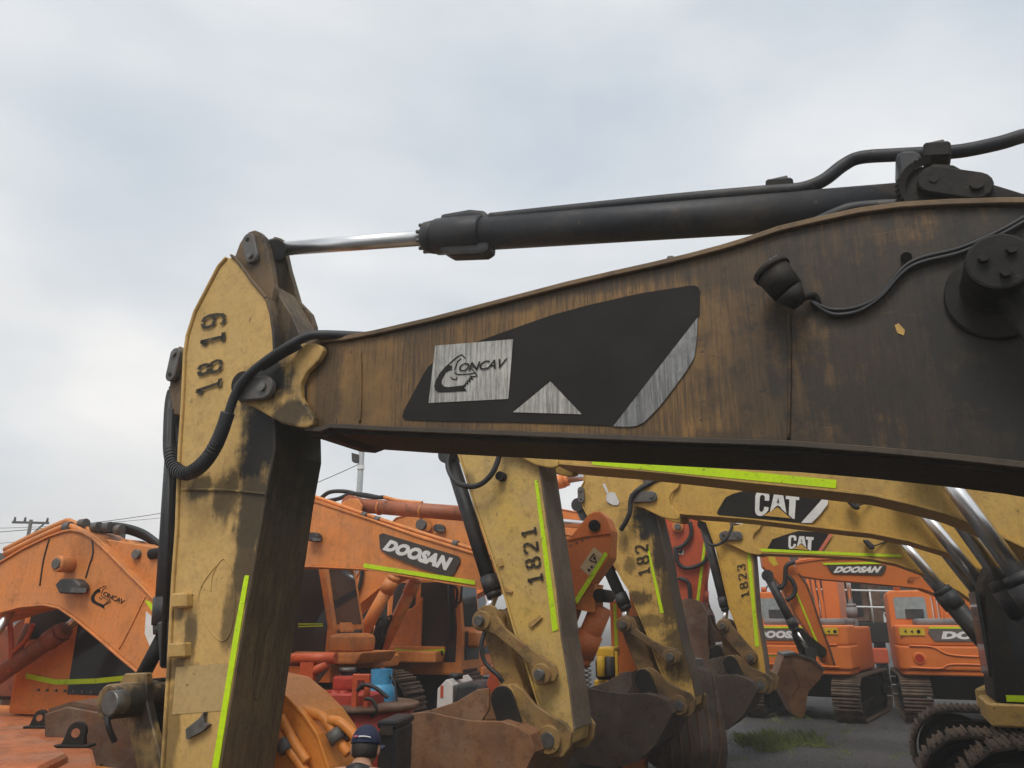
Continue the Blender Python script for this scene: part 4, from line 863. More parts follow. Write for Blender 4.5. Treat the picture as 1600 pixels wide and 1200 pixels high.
cylinder(EI, f.L3(940, 948, .15), f.L3(905, 1032, .15), f.L3(880, 1085, .15), .13, .05, M_orgK, eye=False)
orange_base(EI, f.L(470, 1010, 1.2)[0] - .75, .2, M_orgI, cab_=False, box=False)
cI_ = cab(EI, f, f.L(452, 1010, 1.05)[0] - .9, f.L(519, 1010, 1.05)[0], 1.3, 3.05, 1.05, 1.95, M_orgI)
b0, b1 = f.L(508, 1022, .9), f.L(552, 990, .9)
MB().box(b0[0], b1[0], .9, 1.6, b0[1], b1[1]).build('tool_box', M_orgI, EI, .12, 3)
b0, b1 = f.L(455, 1036, .85), f.L(566, 1020, .85)
MB().prism([(b0[0], b0[1]), (b1[0] - .1, b0[1]), (b1[0], b1[1]), (b0[0], b1[1])], .85, 1.9).build('front_skirt', M_orgI, EI, .04, 2)
b0, b1 = f.L(508, 988, 1.2), f.L(535, 950, 1.2)
MB().prism([(b0[0], b0[1]), (b1[0], b0[1]), (b1[0] - .12, b1[1]), (b0[0], b1[1])], 1.2, 1.6).build('boom_foot_bracket', M_orgI, EI, .03, 2)
# ---- J, next one behind: lift cylinders and cab under the lettered boom
FJ = Fr(690, 825, 13.0, -20); f = FJ
EJ = f.root('excavator', 'orange excavator whose lift cylinders and cab show under the lettered boom', 'excavator', GO)
tp = f.P([(528, 955), (548, 920), (565, 888), (590, 840), (620, 810), (660, 799), (740, 802), (850, 830), (1010, 858)])
bt = f.P([(536, 966), (570, 936), (605, 908), (640, 892), (720, 886), (850, 882), (1010, 890)])
bj = boom(EJ, tp, bt, 0, .42, M_orgI, M_orgI, .02, .02)
pin(bj, f.L(660, 820, -.1), .09, -.18, .01, M_pin); MB().cyl(f.L3(664, 820, -.12), f.L3(664, 820, .01), .12).build('lift_pin_boss', M_orgI, bj)
lamp_box(EJ, f, 689, 826, 17, 12, -.01)
for n_ in (-.1, .6): cylinder(EJ, f.L3(556, 1010, n_) if n_ < 0 else f.L3(598, 1012, n_), f.L3(616, 902, n_) if n_ < 0 else f.L3(650, 905, n_), f.L3(640, 860, n_) if n_ < 0 else f.L3(672, 862, n_), .105, .05, M_orgI, eye=False)
MB().tube([f.L3(*p, -.05) for p in [(566, 890), (562, 915), (550, 938), (536, 944), (524, 940)]], .035, 8).build('hydraulic_hose', M_black, bj)
for k in range(5):
    MB().tube([f.L3(*zj(*p), .3 + .05 * k) for p in [(640 + 30 * k, 790), (700 + 28 * k, 640), (720 + 34 * k, 560 - 10 * k), (760 + 20 * k, 520)]], .025, 6).build('hydraulic_hose', M_black, EJ)
u0, z0 = f.L(652, 1012, 1.1); u1, _ = f.L(722, 1012, 1.1)
orange_base(EJ, f.L(520, 1010, .2)[0] + .2, .21, M_orgI, cab_=False, box=False, house=False, zo=.45, cw=False)
b0, b1 = f.L(600, 1030, 1.0), f.L(655, 950, 1.0)
MB().prism([(b0[0] - .3, b0[1] + .1), (b0[0], b0[1]), (b1[0] + .05, b0[1]), (b1[0] + .05, b1[1] + .2), (b1[0] - .15, b1[1]), (b0[0] + .1, b1[1] - .1)], 1.0, 1.7).build('front_panel', M_orgI, EJ, .03, 2)
b0, b1 = f.L(600, 1032, .97), f.L(695, 1010, .97)
MB().prism([(b0[0], b0[1]), (b1[0] - .05, b0[1]), (b1[0], b1[1]), (b0[0], b1[1])], .97, 1.9).build('front_skirt', M_orgI, EJ, .04, 2)
b0, b1 = f.L(710, 1012, 1.3), f.L(745, 985, 1.3)
MB().box(b0[0], b1[0], 1.3, 1.95, b0[1], b1[1]).build('tool_box', M_orgI, EJ, .1, 3)
cj = cab(EJ, f, u0 - .62, u1 + .02, 1.25, 2.95, 1.05, 1.9, M_orgI, slant=.1)
decal(f, [zj(*p) for p in [(880, 768), (1060, 780), (1275, 768), (1270, 805), (1060, 812), (895, 795)]], .95, M_lime, EJ, 'reflective_tape')
ajx = f.L(1010, 850, .1); MB().prism([(ajx[0] - .3, ajx[1] + .6), (ajx[0] + .15, ajx[1] + .5), (ajx[0] + .3, ajx[1] - .3), (ajx[0] + .1, .9), (ajx[0] - .15, .9), (ajx[0] - .35, ajx[1] - .1)], .05, .36).build('arm', M_orgI, EJ, .02)
# cab of the machine beside I (door with lime tape) stands in the gap right of the near arm
f = FI
decal(f, [zj(130, 570), zj(322, 570), zj(322, 578), zj(130, 580)], 1.0, M_lime, EI, 'reflective_tape'); decal(f, [zj(130, 590), zj(322, 584), zj(322, 594), zj(130, 600)], 1.0, M_lime, EI, 'reflective_tape')
# ---- K2, far: red-orange arm seen between the 182 and 1823 arms
FK = Fr(1075, 900, 15.4, -20); f = FK
EK = f.root('excavator', 'red-orange excavator whose arm with lime strip shows between the 182 and 1823 arms', 'excavator', GO)
tp = f.P([(690, 940), (715, 895), (750, 850), (800, 808), (870, 795), (960, 812), (1050, 832)])
bt = f.P([(702, 950), (730, 936), (757, 921), (800, 892), (900, 872), (1050, 880)])
bk2 = boom(EK, tp, bt, 0, .42, M_org, M_org, .02, .02)
cylinder(EK, f.L3(790, 775, .2), f.L3(886, 750, .2), f.L3(1052, 722, .2), .13, .075, M_org)
ak2 = MB().prism(f.P([(1036, 700), (1075, 715), (1108, 790), (1112, 850), (1104, 900), (1090, 1005), (1068, 1040), (1040, 1010), (1030, 860)], -.05), -.05, .35).build('arm', M_red, EK, .02)
decal(f, [(1100, 842), (1104, 842), (1090, 960), (1085, 960)], -.06, M_lime, ak2, 'reflective_tape', .012)
MB().cyl(f.L3(1059, 823, -.15), f.L3(1059, 823, -.05), .11).build('pivot_boss', M_orgI, ak2, .01); pin(ak2, f.L(1059, 823, -.16), .06, -.2, -.14)
for p in ([(1078, 815), (1080, 835), (1068, 852), (1052, 858)], [(1055, 858), (1060, 880), (1075, 888), (1098, 880), (1106, 868)], [(1060, 903), (1075, 910), (1078, 930), (1078, 965)]):
    MB().tube([f.L3(x, y, -.12) for x, y in p], .04, 8).build('hydraulic_hose', M_black, ak2)
MB().cyl(f.L3(1064, 862, -.06), f.L3(1064, 862, -.04), .07, seg=3).build('lifting_eye', M_dark, ak2)
decal(f, [z8(842, 730), z8(872, 738), z8(868, 770), z8(835, 772), z8(820, 755)], -.056, M_white, ak2, 'worn_label')
cylinder(EK, f.L3(1098, 850, .1), f.L3(1098, 945, .1), f.L3(1090, 985, .1), .1, .05, M_red, eye=False)
hK = f.L(1085, 1015); bucket(EK, (hK[0] + .2, hK[1] - .35), (hK[0] + .45, hK[1] + .0), mat=M_rust, ear_mat=M_rust)
orange_base(EK, f.L(705, 1000, 1.0)[0] - .6, .2, M_org, shoes=False)
# ================================================================ E: orange excavator facing left, boom lettered, in front of the two rear-facing ones
FE = Fr(1240, 888, 15.6, -12); f = FE
EE = f.root('excavator', 'orange excavator facing left, dark-plated boom lettering, its bucket resting by the grass', 'excavator', 'orange excavators seen beyond the yellow row')
ze = lambda x, y: (1180 + x / 6, 860 + y / 6)
M_orgE = paint('orange_paint_far', (.58, .155, .028), (.52, .135, .026), grime=(.10, .035, .012), patch=.1, rough=.45, rust=.08)
tp = f.P([ze(*p) for p in [(385, 125), (480, 108), (600, 90), (800, 82), (1000, 78), (1200, 85)]] + [(1440, 880), (1500, 905), (1560, 960), (1620, 1000), (1740, 1020)])
bt = f.P([ze(*p) for p in [(390, 205), (450, 235), (600, 258), (800, 275), (1000, 292), (1200, 312), (1400, 330)]] + [(1440, 918), (1500, 940), (1540, 990), (1600, 1040), (1740, 1055)])
be_ = boom(EE, tp, bt, 0, .4, M_orgE, M_orgE, .02, .02)
decal(f, [z12(*p) for p in [(60, 765), (525, 765), (523, 790), (500, 832), (485, 842), (130, 832), (100, 825), (80, 800)]], -.024, simple('dark_brown_decal', (.045, .035, .028), .5), be_, 'lettering_plate')
lettering('DOOSAN', f, [z12(128, 775), z12(492, 773), z12(474, 824), z12(108, 826)], -.028, M_white, be_, .075, .25, 1.08)
decal(f, [z12(20, 748), z12(492, 738), z12(492, 755), z12(40, 762)], -.024, M_lime, be_, 'reflective_tape')
concav(f, lambda x, y: z12(690 + (x - 140) * .12, 850 + (y - 480) * .11), -.026, be_, M_decalk)
MB().tube([f.L3(*ze(*p), .1) for p in [(380, 115), (430, 95), (600, 78), (900, 80), (1100, 72)]], .03, 6).build('oil_pipe', M_orgE, be_)
arE = MB().prism(f.P([ze(*p) for p in [(55, 40), (290, 40), (345, 110), (400, 215), (480, 330), (520, 440), (600, 680), (690, 920), (740, 1080), (640, 1060), (600, 980), (500, 780), (380, 600), (240, 330), (120, 200), (70, 150)]]), 0, .34).build('arm', M_orgE, EE, .015, 2)
MB().strip(f.P([ze(*p) for p in [(400, 215), (480, 330), (520, 440), (600, 680), (690, 920), (740, 1080)]]), .03, -.02, .36).build('back_plate', M_rust, arE)
decal(f, [ze(*p) for p in [(380, 400), (395, 400), (590, 865), (570, 865)]], -.01, M_lime, arE, 'reflective_tape', .012)
decal(f, [ze(*p) for p in [(120, 45), (185, 60), (215, 135), (175, 150), (130, 100)]], -.008, simple('yellow_label', (.6, .42, .02), .5, bump=0), arE, 'warning_label')
cylinder(EE, f.L3(*ze(115, 235), -.08), f.L3(*ze(375, 740), -.08), f.L3(*ze(520, 960), -.08), .085, .045, M_blackp)
link_bar(EE, stadium(f.L(*ze(400, 770), -.1), f.L(*ze(620, 950), -.1), .1), -.12, -.05, M_dark)
link_bar(EE, stadium(f.L(*ze(420, 790), -.1), f.L(*ze(510, 1010), -.1), .13), -.02, .1, M_dark)
for p in ([(370, 110), (310, 130), (285, 180), (280, 290), (240, 350), (210, 345)], [(300, 240), (350, 290), (375, 360), (350, 430), (290, 470)]):
    MB().tube([f.L3(*ze(*q), -.12) for q in p], .045, 8).build('hydraulic_hose', M_black, arE)
bkE = f.P([z11(*p) for p in [(235, 455), (300, 445), (400, 480), (462, 540), (440, 590), (375, 660), (352, 800), (330, 805), (290, 790), (215, 650), (195, 570)]], -.35)
ob = MB().strip(bkE[3:] + [bkE[0]], .03, -.32, .65, -1).build('bucket', M_bkB, EE)
for a in (-.35, .66): MB().prism(bkE, a, a + .03).build('side_plate', M_bkB, ob, .008)
MB().strip(f.P([z11(*p) for p in [(215, 640), (270, 700), (330, 600), (290, 510)]], -.35), .03, -.37, -.348).build('wear_strip', M_bkB, ob)
MB().strip(f.P([z11(*p) for p in [(235, 455), (300, 445), (400, 480), (462, 540)]], -.35), .04, -.38, .7).build('bucket_rim', M_pin, ob)
orange_base(EE, f.L(1700, 1020, .2)[0] + 2.9, .2, M_orgE, shoes=False, cab_=False)

# handrails, mirrors and valve hoses round the middle machines
f = FJ
for p in ([(519, 935), (520, 975), (519, 1012), (510, 1015)], [(520, 935), (514, 905), (508, 892)]): MB().tube([f.L3(x, y, .7) for x, y in p], .022, 6, smooth=False).build('handrail', M_black, EJ)
for p in ([(700, 912), (703, 960), (703, 1000), (697, 1003)], [(708, 905), (715, 925), (712, 950)], [(722, 905), (720, 940), (712, 945)]): MB().tube([f.L3(x, y, 1.0) for x, y in p], .022, 6, smooth=False).build('handrail', M_black, EJ)
MB().prism(f.P([(524, 912), (531, 911), (532, 926), (525, 927)], .65), .65, .72).build('mirror', M_blackp, EJ, .01)
for k in range(4): MB().tube([f.L3(*zj(700 + 26 * k, 770), .2 + .05 * k), f.L3(*zj(720 + 26 * k, 700), .1 + .05 * k), f.L3(*zj(755 + 22 * k, 600), .15 + .05 * k), f.L3(*zj(800 + 14 * k, 540), .3)], .03, 7).build('hydraulic_hose', M_dark, EJ)
MB().box(f.L(684, 1022, .94)[0], f.L(692, 1022, .94)[0], .93, .97, f.L(688, 1024, .94)[1], f.L(688, 1017, .94)[1]).build('step_lamp', M_dark, EJ, .01)
f = FH
for p in ([(14, 960), (18, 1010), (16, 1050)], [(52, 975), (40, 1000), (20, 1020)]): MB().tube([f.L3(x, y, .45) for x, y in p], .025, 6).build('hydraulic_hose', M_red, EH)
bolts_row(EH, [(f.L(60 + 14 * k, 1075, .74)[0], .745, f.L(60, 1078, .74)[1]) for k in range(9)], .014)
f = FI
bolts_row(ak, [(f.L(892 + 9 * k, 858 - 4 * k, -.06)[0], -.06, f.L(892 + 9 * k, 852 - 4 * k, -.06)[1]) for k in range(4)], .013)
# ================================================================ two orange excavators showing their backs
def rear_machine(name_label, px, d, th, W_, cabx, letters, stripe_low, uid):
    """rear view: local x to the right, y away; counterweight face at y = 0"""
    p = at(px, 970, d); e = empty('excavator', (p.x, p.y, 0), R(th), name_label, 'excavator', 'orange excavators seen beyond the yellow row')
    class G:   # lettering plane = the counterweight's back
        pass
    h = W_ / 2
    M_o = paint('orange_rear_paint', (.66, .175, .032), (.60, .155, .03), grime=(.12, .04, .015), patch=.08, rough=.4, rust=.05)
    def outline(r, g=0): 
        pts = []
        for cx, cy, a0 in ((-h + r, r, 180), (h - r, r, 270)):
            for k in range(9): a = R(a0 + 90 * k / 8); pts.append((cx + (r - g) * math.cos(a), cy + (r - g) * math.sin(a)))
        return [(-h + g, 1.0)] + pts + [(h - g, 1.0)]
    b = MB().zprism(outline(.22), 1.12, 1.62).build('counterweight', M_o, e, .04, 2)
    MB().zprism(outline(.24, .04), 1.0, 1.118).build('counterweight_skirt', M_o, e, .03)
    MB().zprism(outline(.24, .025), 1.622, 2.06).build('hood', M_o, e, .06, 3)
    MB().box(-h + .03, h - .03, 1.0, 2.9, 1.03, 2.02).build('engine_house', M_o, e, .05, 2)
    # moulded crease across the back
    cr = [(-h + .25, 1.62), (-h + .7, 1.6), (-h + .95, 1.47), (-h + 1.3, 1.42), (h - .3, 1.4)] if uid else [(-h + .3, 1.4), (h - 1.25, 1.42), (h - .95, 1.5), (h - .7, 1.62), (h - .25, 1.64)]
    MB().tube([(x, -.004, z) for x, z in cr], .022, 8).build('moulded_crease', M_o, b)
    MB().tube([(-h + .2, -.004, 1.17), (-h + .8, -.004, 1.16), (-h + 1.1, -.004, 1.25), (h - .2, -.004, 1.22)] if uid else [(-h + .2, -.004, 1.2), (h - .25, -.004, 1.17)], .02, 8).build('moulded_crease', M_o, b)
    ix = -h + .42 if uid else h - .5
    MB().cyl((ix, -.03, 1.36), (ix, .02, 1.36), .13, seg=24).build('light_recess', M_o, b, .02); MB().cyl((ix, -.036, 1.36), (ix, -.02, 1.36), .085, seg=20).build('reflector', simple('red_reflector', (.4, .03, .015), .2), b)
    hy = .012
    pl = [(-.55, 1.72), (1.35, 1.72), (1.3, 1.98), (-.62, 1.98), (-.66, 1.9)] if uid else [(-1.0, 1.72), (.5, 1.72), (.55, 1.95), (-1.0, 1.98)]
    MB().prism(pl, hy - .006, hy + .03).build('lettering_plate', simple('grey_brown_plate', (.12, .1, .09), .5), b)
    vs, fs = text2d('DOOSAN', .07, .2, 1.06); x0, x1 = (-.42, 1.28) if uid else (-.8, .42)
    MB().add([(x0 + u * (x1 - x0), hy - .01, 1.765 + w * .165) for u, w in vs], fs).build('lettering', M_white, b)
    MB().box(-h + .3 if not uid else -h + .7, h - .75 if not uid else h - .05, hy - .006, hy + .03, 1.985, 2.02).build('reflective_tape', M_lime, b)
    if stripe_low: MB().box(-h + .2, h - .75, -.006, .03, 1.36, 1.4).build('reflective_tape', M_lime, b)
    MB().box(h - .6, h - .2, hy - .008, hy + .03, 1.86, 2.0).build('warning_label', simple('yellow_label', (.6, .42, .02), .5), b) if not uid else MB().box(-h + .1, -h + .6, hy - .008, hy + .03, 1.84, 2.0).build('warning_label', simple('yellow_label', (.6, .42, .02), .5), b)
    for k in range(3):
        cx = (-h + .22 if uid else h - .52) + k * .13; MB().cyl((cx, hy - .012, 1.92), (cx, hy, 1.92), .04, seg=3 if k < 2 else 10).build('warning_symbol', M_decalk, b)
    # grey hood top with exhaust
    MB().box(-h + .5, h - .1, .35, 1.6, 2.055, 2.2).build('engine_cover', M_grey, e, .06, 2)
    MB().cyl((.3, .9, 2.2), (.3, .9, 2.5), .06).build('exhaust', M_dark, e)
    # cab
    cx0, cx1 = cabx
    c = MB().prism([(cx0, 1.2), (cx1, 1.2), (cx1, 2.78), (cx1 - .06, 2.86), (cx0 + .06, 2.86), (cx0, 2.78)], 1.5, 3.2).build('cab', M_o, e, .06, 3)
    MB().prism([(cx0 + .13, 2.2), (cx1 - .13, 2.2), (cx1 - .13, 2.66), (cx1 - .17, 2.7), (cx0 + .17, 2.7), (cx0 + .13, 2.66)], 1.488, 1.52).build('rear_window', simple('pale_cab_glass', (.28, .33, .33), .06, spec=.9, bump=0), c)
    MB().box(cx0 + .35, cx0 + .75, 1.47, 1.487, 2.2, 2.42).build('seat_back', M_blackp, c, .01)
    MB().box(cx1 - .008, cx1 + .01, 1.7, 2.9, 1.9, 2.7).build('window_pane', M_glass, c)
    MB().cyl((cx0 + .25, 1.6, 2.86), (cx0 + .25, 1.6, 2.98), .07).build('beacon', simple('orange_beacon', (.6, .12, .01), .3), c)
    for k in range(3): MB().tube([(cx0 + .3 + k * .25, 1.6, 2.88), (cx0 + .35 + k * .25, 1.6, 3.0), (cx0 + .5 + k * .25, 1.6, 3.0)], .02, 6).build('roof_rail', M_steel, c)
    # tracks seen end on
    for s in (-1, 1):
        t = track(e, 0, 0, half=1.5, r=.42, zc=.5, w=.6, shoes=True)
        t.rotation_euler = (0, 0, R(90)); t.location = (s * 1.05, 1.9, 0)
    MB().box(-.7, .7, 1.0, 2.8, .45, .95).build('car_body', M_dark, e, .03)
    # raised boom standing beyond the house
    bx = MB().prism([(.05, 1.5), (.45, 1.5), (.45, 3.9), (.05, 3.9)], 3.3, 4.2).build('boom', M_o, e, .03)
    for k in range(4): MB().tube([(.0 - k * .13, 3.25, 1.9), (.02 - k * .13, 3.25, 2.5), (-.02 - k * .13, 3.25, 3.1), (-.04 - k * .13, 3.3, 4.0)], .05, 8).build('oil_pipe', M_o, bx)
    cylinder(e, (.75, 3.2, 1.4), (.75, 3.2, 2.55), (.75, 3.2, 3.6), .12, .055, M_grey)
    return e
rear_machine('orange excavator seen from behind, counterweight half hidden by the orange arm with lime strip', 1234, 18.6, -34, 2.45, (-1.25, -.35), 1, True, 0)
rear_machine('orange excavator seen from behind, standing at the right with pale rear cab window', 1500, 17.6, -22, 2.65, (-1.3, -.35), 1, False, 1)

# ================================================================ dark rusty plant with railings far right
def plant():
    p = at(1362, 970, 25); e = empty('crusher', (p.x, p.y, 0), 0, 'dark rusty crushing plant with pale handrails between the two orange counterweights', 'machine')
    b = MB().box(-1.6, 1.6, 0, 3, 1.5, 2.1).box(-1.5, -1.2, .2, .5, 0, 1.5).box(1.2, 1.5, .2, .5, 0, 1.5).box(-1.5, -1.2, 2.5, 2.8, 0, 1.5).box(1.2, 1.5, 2.5, 2.8, 0, 1.5)
    b.build('chassis', M_dark, e, .03)
    MB().box(-1.5, .6, 1.2, 2.8, 2.1, 4.0).build('hopper', M_rust, e, .05); MB().box(-1.7, .9, .9, 3.0, 4.0, 4.3).build('hopper_rim', M_rust, e, .04)
    MB().box(.5, .9, 1.1, 1.5, 2.1, 4.2).build('column', M_rust, e, .02)
    MB().prism([(-1.2, 2.3), (.3, 2.3), (.3, 3.6), (-1.2, 3.6)], 1.18, 1.22).build('opening', M_dark, e)
    for z in (2.6, 3.1): MB().cyl((-1.6, .1, z), (1.7, .1, z - .08), .03, seg=8).build('handrail', M_chip, e)
    for x in (-1.5, -.7, .1, .9, 1.6): MB().cyl((x, .1, 2.1), (x, .1, 3.1), .025, seg=8).build('rail_post', M_chip, e)
    for x in (-1.5, -1.1): MB().tube([(x, .5, 2.1), (x + .05, .5, 3.6), (x + .35, .6, 3.75), (x + .45, .8, 3.7)], .03, 6).build('ladder_rail', M_steel, e)
    for k in range(3): MB().box(-1.2 + k * .9, -.6 + k * .9, -.2, .1, .9, 1.35).build('red_cover', M_red, e, .04)
    for k in range(2): MB().tube([(-.6 + k, .9, 3.8), (-.3 + k, .9, 3.5), (0 + k * .8, .9, 3.7), (.4 + k * .5, .9, 3.6)], .06, 8).build('hose', M_steel, e)
plant()

# ================================================================ trees, sheds and poles on the skyline
def tree(px, d, hgt, rad, label):
    p = at(px, 970, d); e = empty('tree', (p.x, p.y, 0), 0, label, 'tree', 'trees beyond the yard')
    MB().tube([(0, 0, 0), (.05, 0, hgt * .35), (-.05, .05, hgt * .7)], [.22, .16, .06], 8).build('trunk', simple('bark', (.07, .05, .035), .9), e)
    rnd = random.Random(px); b = MB()
    cl = [(rnd.gauss(0, rad * .45), rnd.gauss(0, rad * .45), hgt * .45 + rnd.random() * hgt * .5, rad * rnd.uniform(.25, .5)) for _ in range(26)]
    for c in cl:
        for _ in range(150):
            v = Vector((rnd.gauss(0, 1), rnd.gauss(0, 1), rnd.gauss(0, .8))).normalized() * c[3] * rnd.uniform(.6, 1.05); o = Vector(c[:3]) + v
            s = rnd.uniform(.08, .17); q = [Vector((rnd.gauss(0, s), rnd.gauss(0, s), rnd.gauss(0, s))) for _ in range(3)]
            b.add([o + w for w in q], [(0, 1, 2)])
    b.build('crown', simple('foliage', (.05, .07, .03), .7, var=.6, scale=2), e)
tree(1392, 46, 6.5, 2.0, 'dark leafy tree beyond the rusty plant, right of centre')
tree(1330, 60, 6.0, 2.2, 'distant leafy tree behind the orange boom lettering')
def utility_pole():
    p = at(40, 860, 42); e = empty('utility_pole', (p.x, p.y, 0), R(12), 'thin wooden power pole with crossarm far behind the left boom', 'pole')
    z = at(45, 812, 42).z
    m = simple('old_wood_pole', (.06, .05, .045), .85)
    MB().cyl((0, 0, 0), (0, 0, z), .13, .09, seg=10).build('pole', m, e); MB().box(-.9, .9, -.06, .06, z - .22, z - .1).build('crossarm', m, e)
    for x in (-.8, -.3, .8): MB().cyl((x, 0, z - .1), (x, 0, z + .12), .07, .05, seg=8).build('insulator', M_dark, e)
    MB().prism([(-.05, z - 1), (.05, z - 1), (.7, z - .22), (.6, z - .22)], -.03, .03).build('brace', m, e)
utility_pole()
def light_pole():
    p = at(562, 760, 30); zt = at(566, 640, 30).z; e = empty('light_pole', (p.x, p.y, 0), 0, 'grey light pole with a dark floodlight behind the orange boom', 'pole')
    MB().cyl((0, 0, 0), (0, 0, zt), .14, .11, seg=14).build('pole', simple('galvanised_pole', (.32, .33, .34), .6), e)
    z = at(555, 716, 30).z
    MB().prism([(-.38, z + .2), (-.08, z + .12), (-.08, z - .2), (-.34, z - .15)], -.15, .15).build('floodlight', M_dark, e, .02)
    MB().box(-.12, .12, -.13, .13, z - .45, z - .3).build('band', M_white, e)
    return p, z
lp_, lz = light_pole()
def wire(a_, b_, sag, label, r=.012):
    pts = [a_.lerp(b_, t / 14) - Vector((0, 0, sag * 4 * (t / 14) * (1 - t / 14))) for t in range(15)]
    tag(MB().tube(pts, r, 5, smooth=False).build('power_line', M_dark), label, 'wire', 'overhead wires')
wire(Vector((lp_.x, lp_.y, lz - .2)), at(300, 812, 38), .3, 'overhead wire running left from the light pole with floodlight', .015)
for i, (a_, b_, lb) in enumerate((((-40, 834), (270, 799), 'upper overhead wire crossing the crossarm of the power pole'), ((-40, 826), (280, 806), 'highest thin overhead wire left of the near arm'), ((-40, 851), (150, 828), 'lowest overhead wire left of the power pole'))):
    wire(at(*a_, 42), at(*b_, 46), .15, lb, .02 if i == 0 else .014)
def shed():
    p = at(-60, 970, 34); e = empty('shed', (p.x, p.y, 0), R(6), 'low dark roofed shed at the far left behind the boom', 'building')
    zt = at(0, 858, 34).z
    MB().box(-4, 4.6, 0, 6, 0, zt - .5).build('wall', simple('grey_block_wall', (.2, .19, .18), .9), e); MB().prism([(-4.4, zt - .5), (4.9, zt - .5), (4.9, zt - .3), (-4.4, zt)], -.3, 6.3).build('roof', simple('dark_sheet_roof', (.06, .05, .05), .7), e)
    q = 2.6
    t = empty('roof_tank', e.matrix_basis @ Vector((q, 1, zt - .3)), 0, 'small pale tank standing on the shed roof at far left', 'tank')
    MB().cyl((0, 0, 0), (0, 0, .7), .42, seg=18).cyl((0, 0, .7), (0, 0, 1.0), .25, .12, seg=14).cyl((.4, 0, .35), (.9, 0, .35), .18, seg=12).build('tank_body', M_grey, t)
    t2 = empty('water_tank', e.matrix_basis @ Vector((4.3, 2, zt - .3)), 0, 'dark flat water tank beside the power pole', 'tank')
    MB().box(-.7, .9, -.5, .5, .75, 1.35).box(-.6, -.5, -.4, -.3, 0, .75).box(.7, .8, -.4, -.3, 0, .75).build('tank_body', M_dark, t2, .03)
shed()

# ================================================================ yard clutter
def bank():
    """low earth bank the middle orange machine stands on"""
    c = at(640, 1000, 13.6); b = MB(); n = 20; vs = []
    for j in range(n + 1):
        for i in range(n + 1):
            u, w = i / n * 2 - 1, j / n * 2 - 1; h = .45 * max(0, min(1, (1 - max(abs(u), abs(w))) * 4))
            vs.append((c.x + u * 3.6, c.y + w * 2.9, h - .05 + random.uniform(-.02, .02) * (h > 0)))
    b.add(vs, [(j * (n + 1) + i, j * (n + 1) + i + 1, (j + 1) * (n + 1) + i + 1, (j + 1) * (n + 1) + i) for j in range(n) for i in range(n)], True)
    struct(b.build('earth_bank', simple('dark_earth', (.06, .045, .035), .9, var=.5, scale=3)))
bank()
def dark_loader():
    fr = Fr(530, 930, 19, 0); e = fr.root('loader', 'dark machine with lime rail seen in the gap right of the near arm', 'machine')
    x0, zt = fr.L(495, 892); x1, zb_ = fr.L(680, 1000)
    MB().box(x0, x1, .3, 2.5, .6, zt - .5).build('body', M_dark, e, .05); MB().box(x0, fr.L(546, 900)[0], .2, .28, zt - .18, zt - .08).build('lime_rail', M_lime, e)
    for k in range(6): MB().cyl((x0 + .1 + k * .15, .25, zt - .5), (x0 + .1 + k * .15, .25, zt), .025, seg=8).build('rail_post', M_steel, e)
    for k in range(3): MB().cyl((x0 + .6 + k * 1.0, .0, .55), (x0 + .6 + k * 1.0, .4, .55), .55, seg=24).build('wheel', M_black, e, .05)
    MB().box(x0 + .1, x0 + .9, 1., 1.1, zt - .5, zt + .1).build('guard', M_grey, e)
dark_loader()
def rear_lugs():
    """orange counterweight with lifting lugs in the lower left corner"""
    zt = 1.36
    def on(px, py):
        r = ray(px, py); k = (zt - EYE) / r.z; return r * k
    o0 = on(70, 1150); e = empty('excavator', (o0.x, o0.y, 0), 0, 'orange counterweight with two dark lifting lugs in the lower left corner', 'excavator', GO)
    Q = lambda px, py: ((on(px, py) - o0).x, (on(px, py) - o0).y)
    cw = MB().zprism([Q(*p) for p in [(-160, 1122), (-40, 1119), (30, 1120), (70, 1123), (100, 1133), (128, 1149), (146, 1170), (153, 1195), (150, 1225), (120, 1250), (60, 1262), (-160, 1262)]], .55, zt).build('counterweight', M_orgf, e, .03, 2)
    MB().zprism([Q(*p) for p in [(-160, 1124), (-10, 1124), (40, 1163), (62, 1163), (105, 1191), (60, 1215), (-160, 1215)]], zt - .3, zt + .05).build('hood_edge', M_orgf, cw, .02)
    for px_, py_, sz in ((57, 1138, .85), (112, 1168, 1.)):
        x, y = Q(px_, py_); k = .62 * sz
        lg = [(x - .13 * k, zt), (x - .1 * k, zt + .09 * k)] + [(x + .02 * k + .1 * k * math.cos(R(a_)), zt + .15 * k + .1 * k * math.sin(R(a_))) for a_ in range(160, -21, -20)] + [(x + .13 * k, zt)]
        lug = MB().prism(lg, y, y + .04).build('lifting_lug', M_dark, cw, .005)
        MB().cyl((x + .02 * k, y - .003, zt + .14 * k), (x + .02 * k, y + .043, zt + .14 * k), .045 * k, seg=20).build('lug_hole', M_orgf, lug)
        MB().box(x - .17 * k, x + .2 * k, y - .03, y + .07, zt + .001, zt + .018).build('lug_base', M_dark, lug, .004)
    x, y = Q(152, 1196)
    MB().box(x - .02, x + .012, y - .12, y + .05, zt - .3, zt - .03).build('reflective_tape', M_lime, cw)
    MB().box(-1.6, .1, .0, .5, .3, .55).build('track_frame', M_dark, e, .05)
    MB().box(-1.5, .05, -.2, .6, 0, .3).build('track', M_mud, e, .08)
rear_lugs()
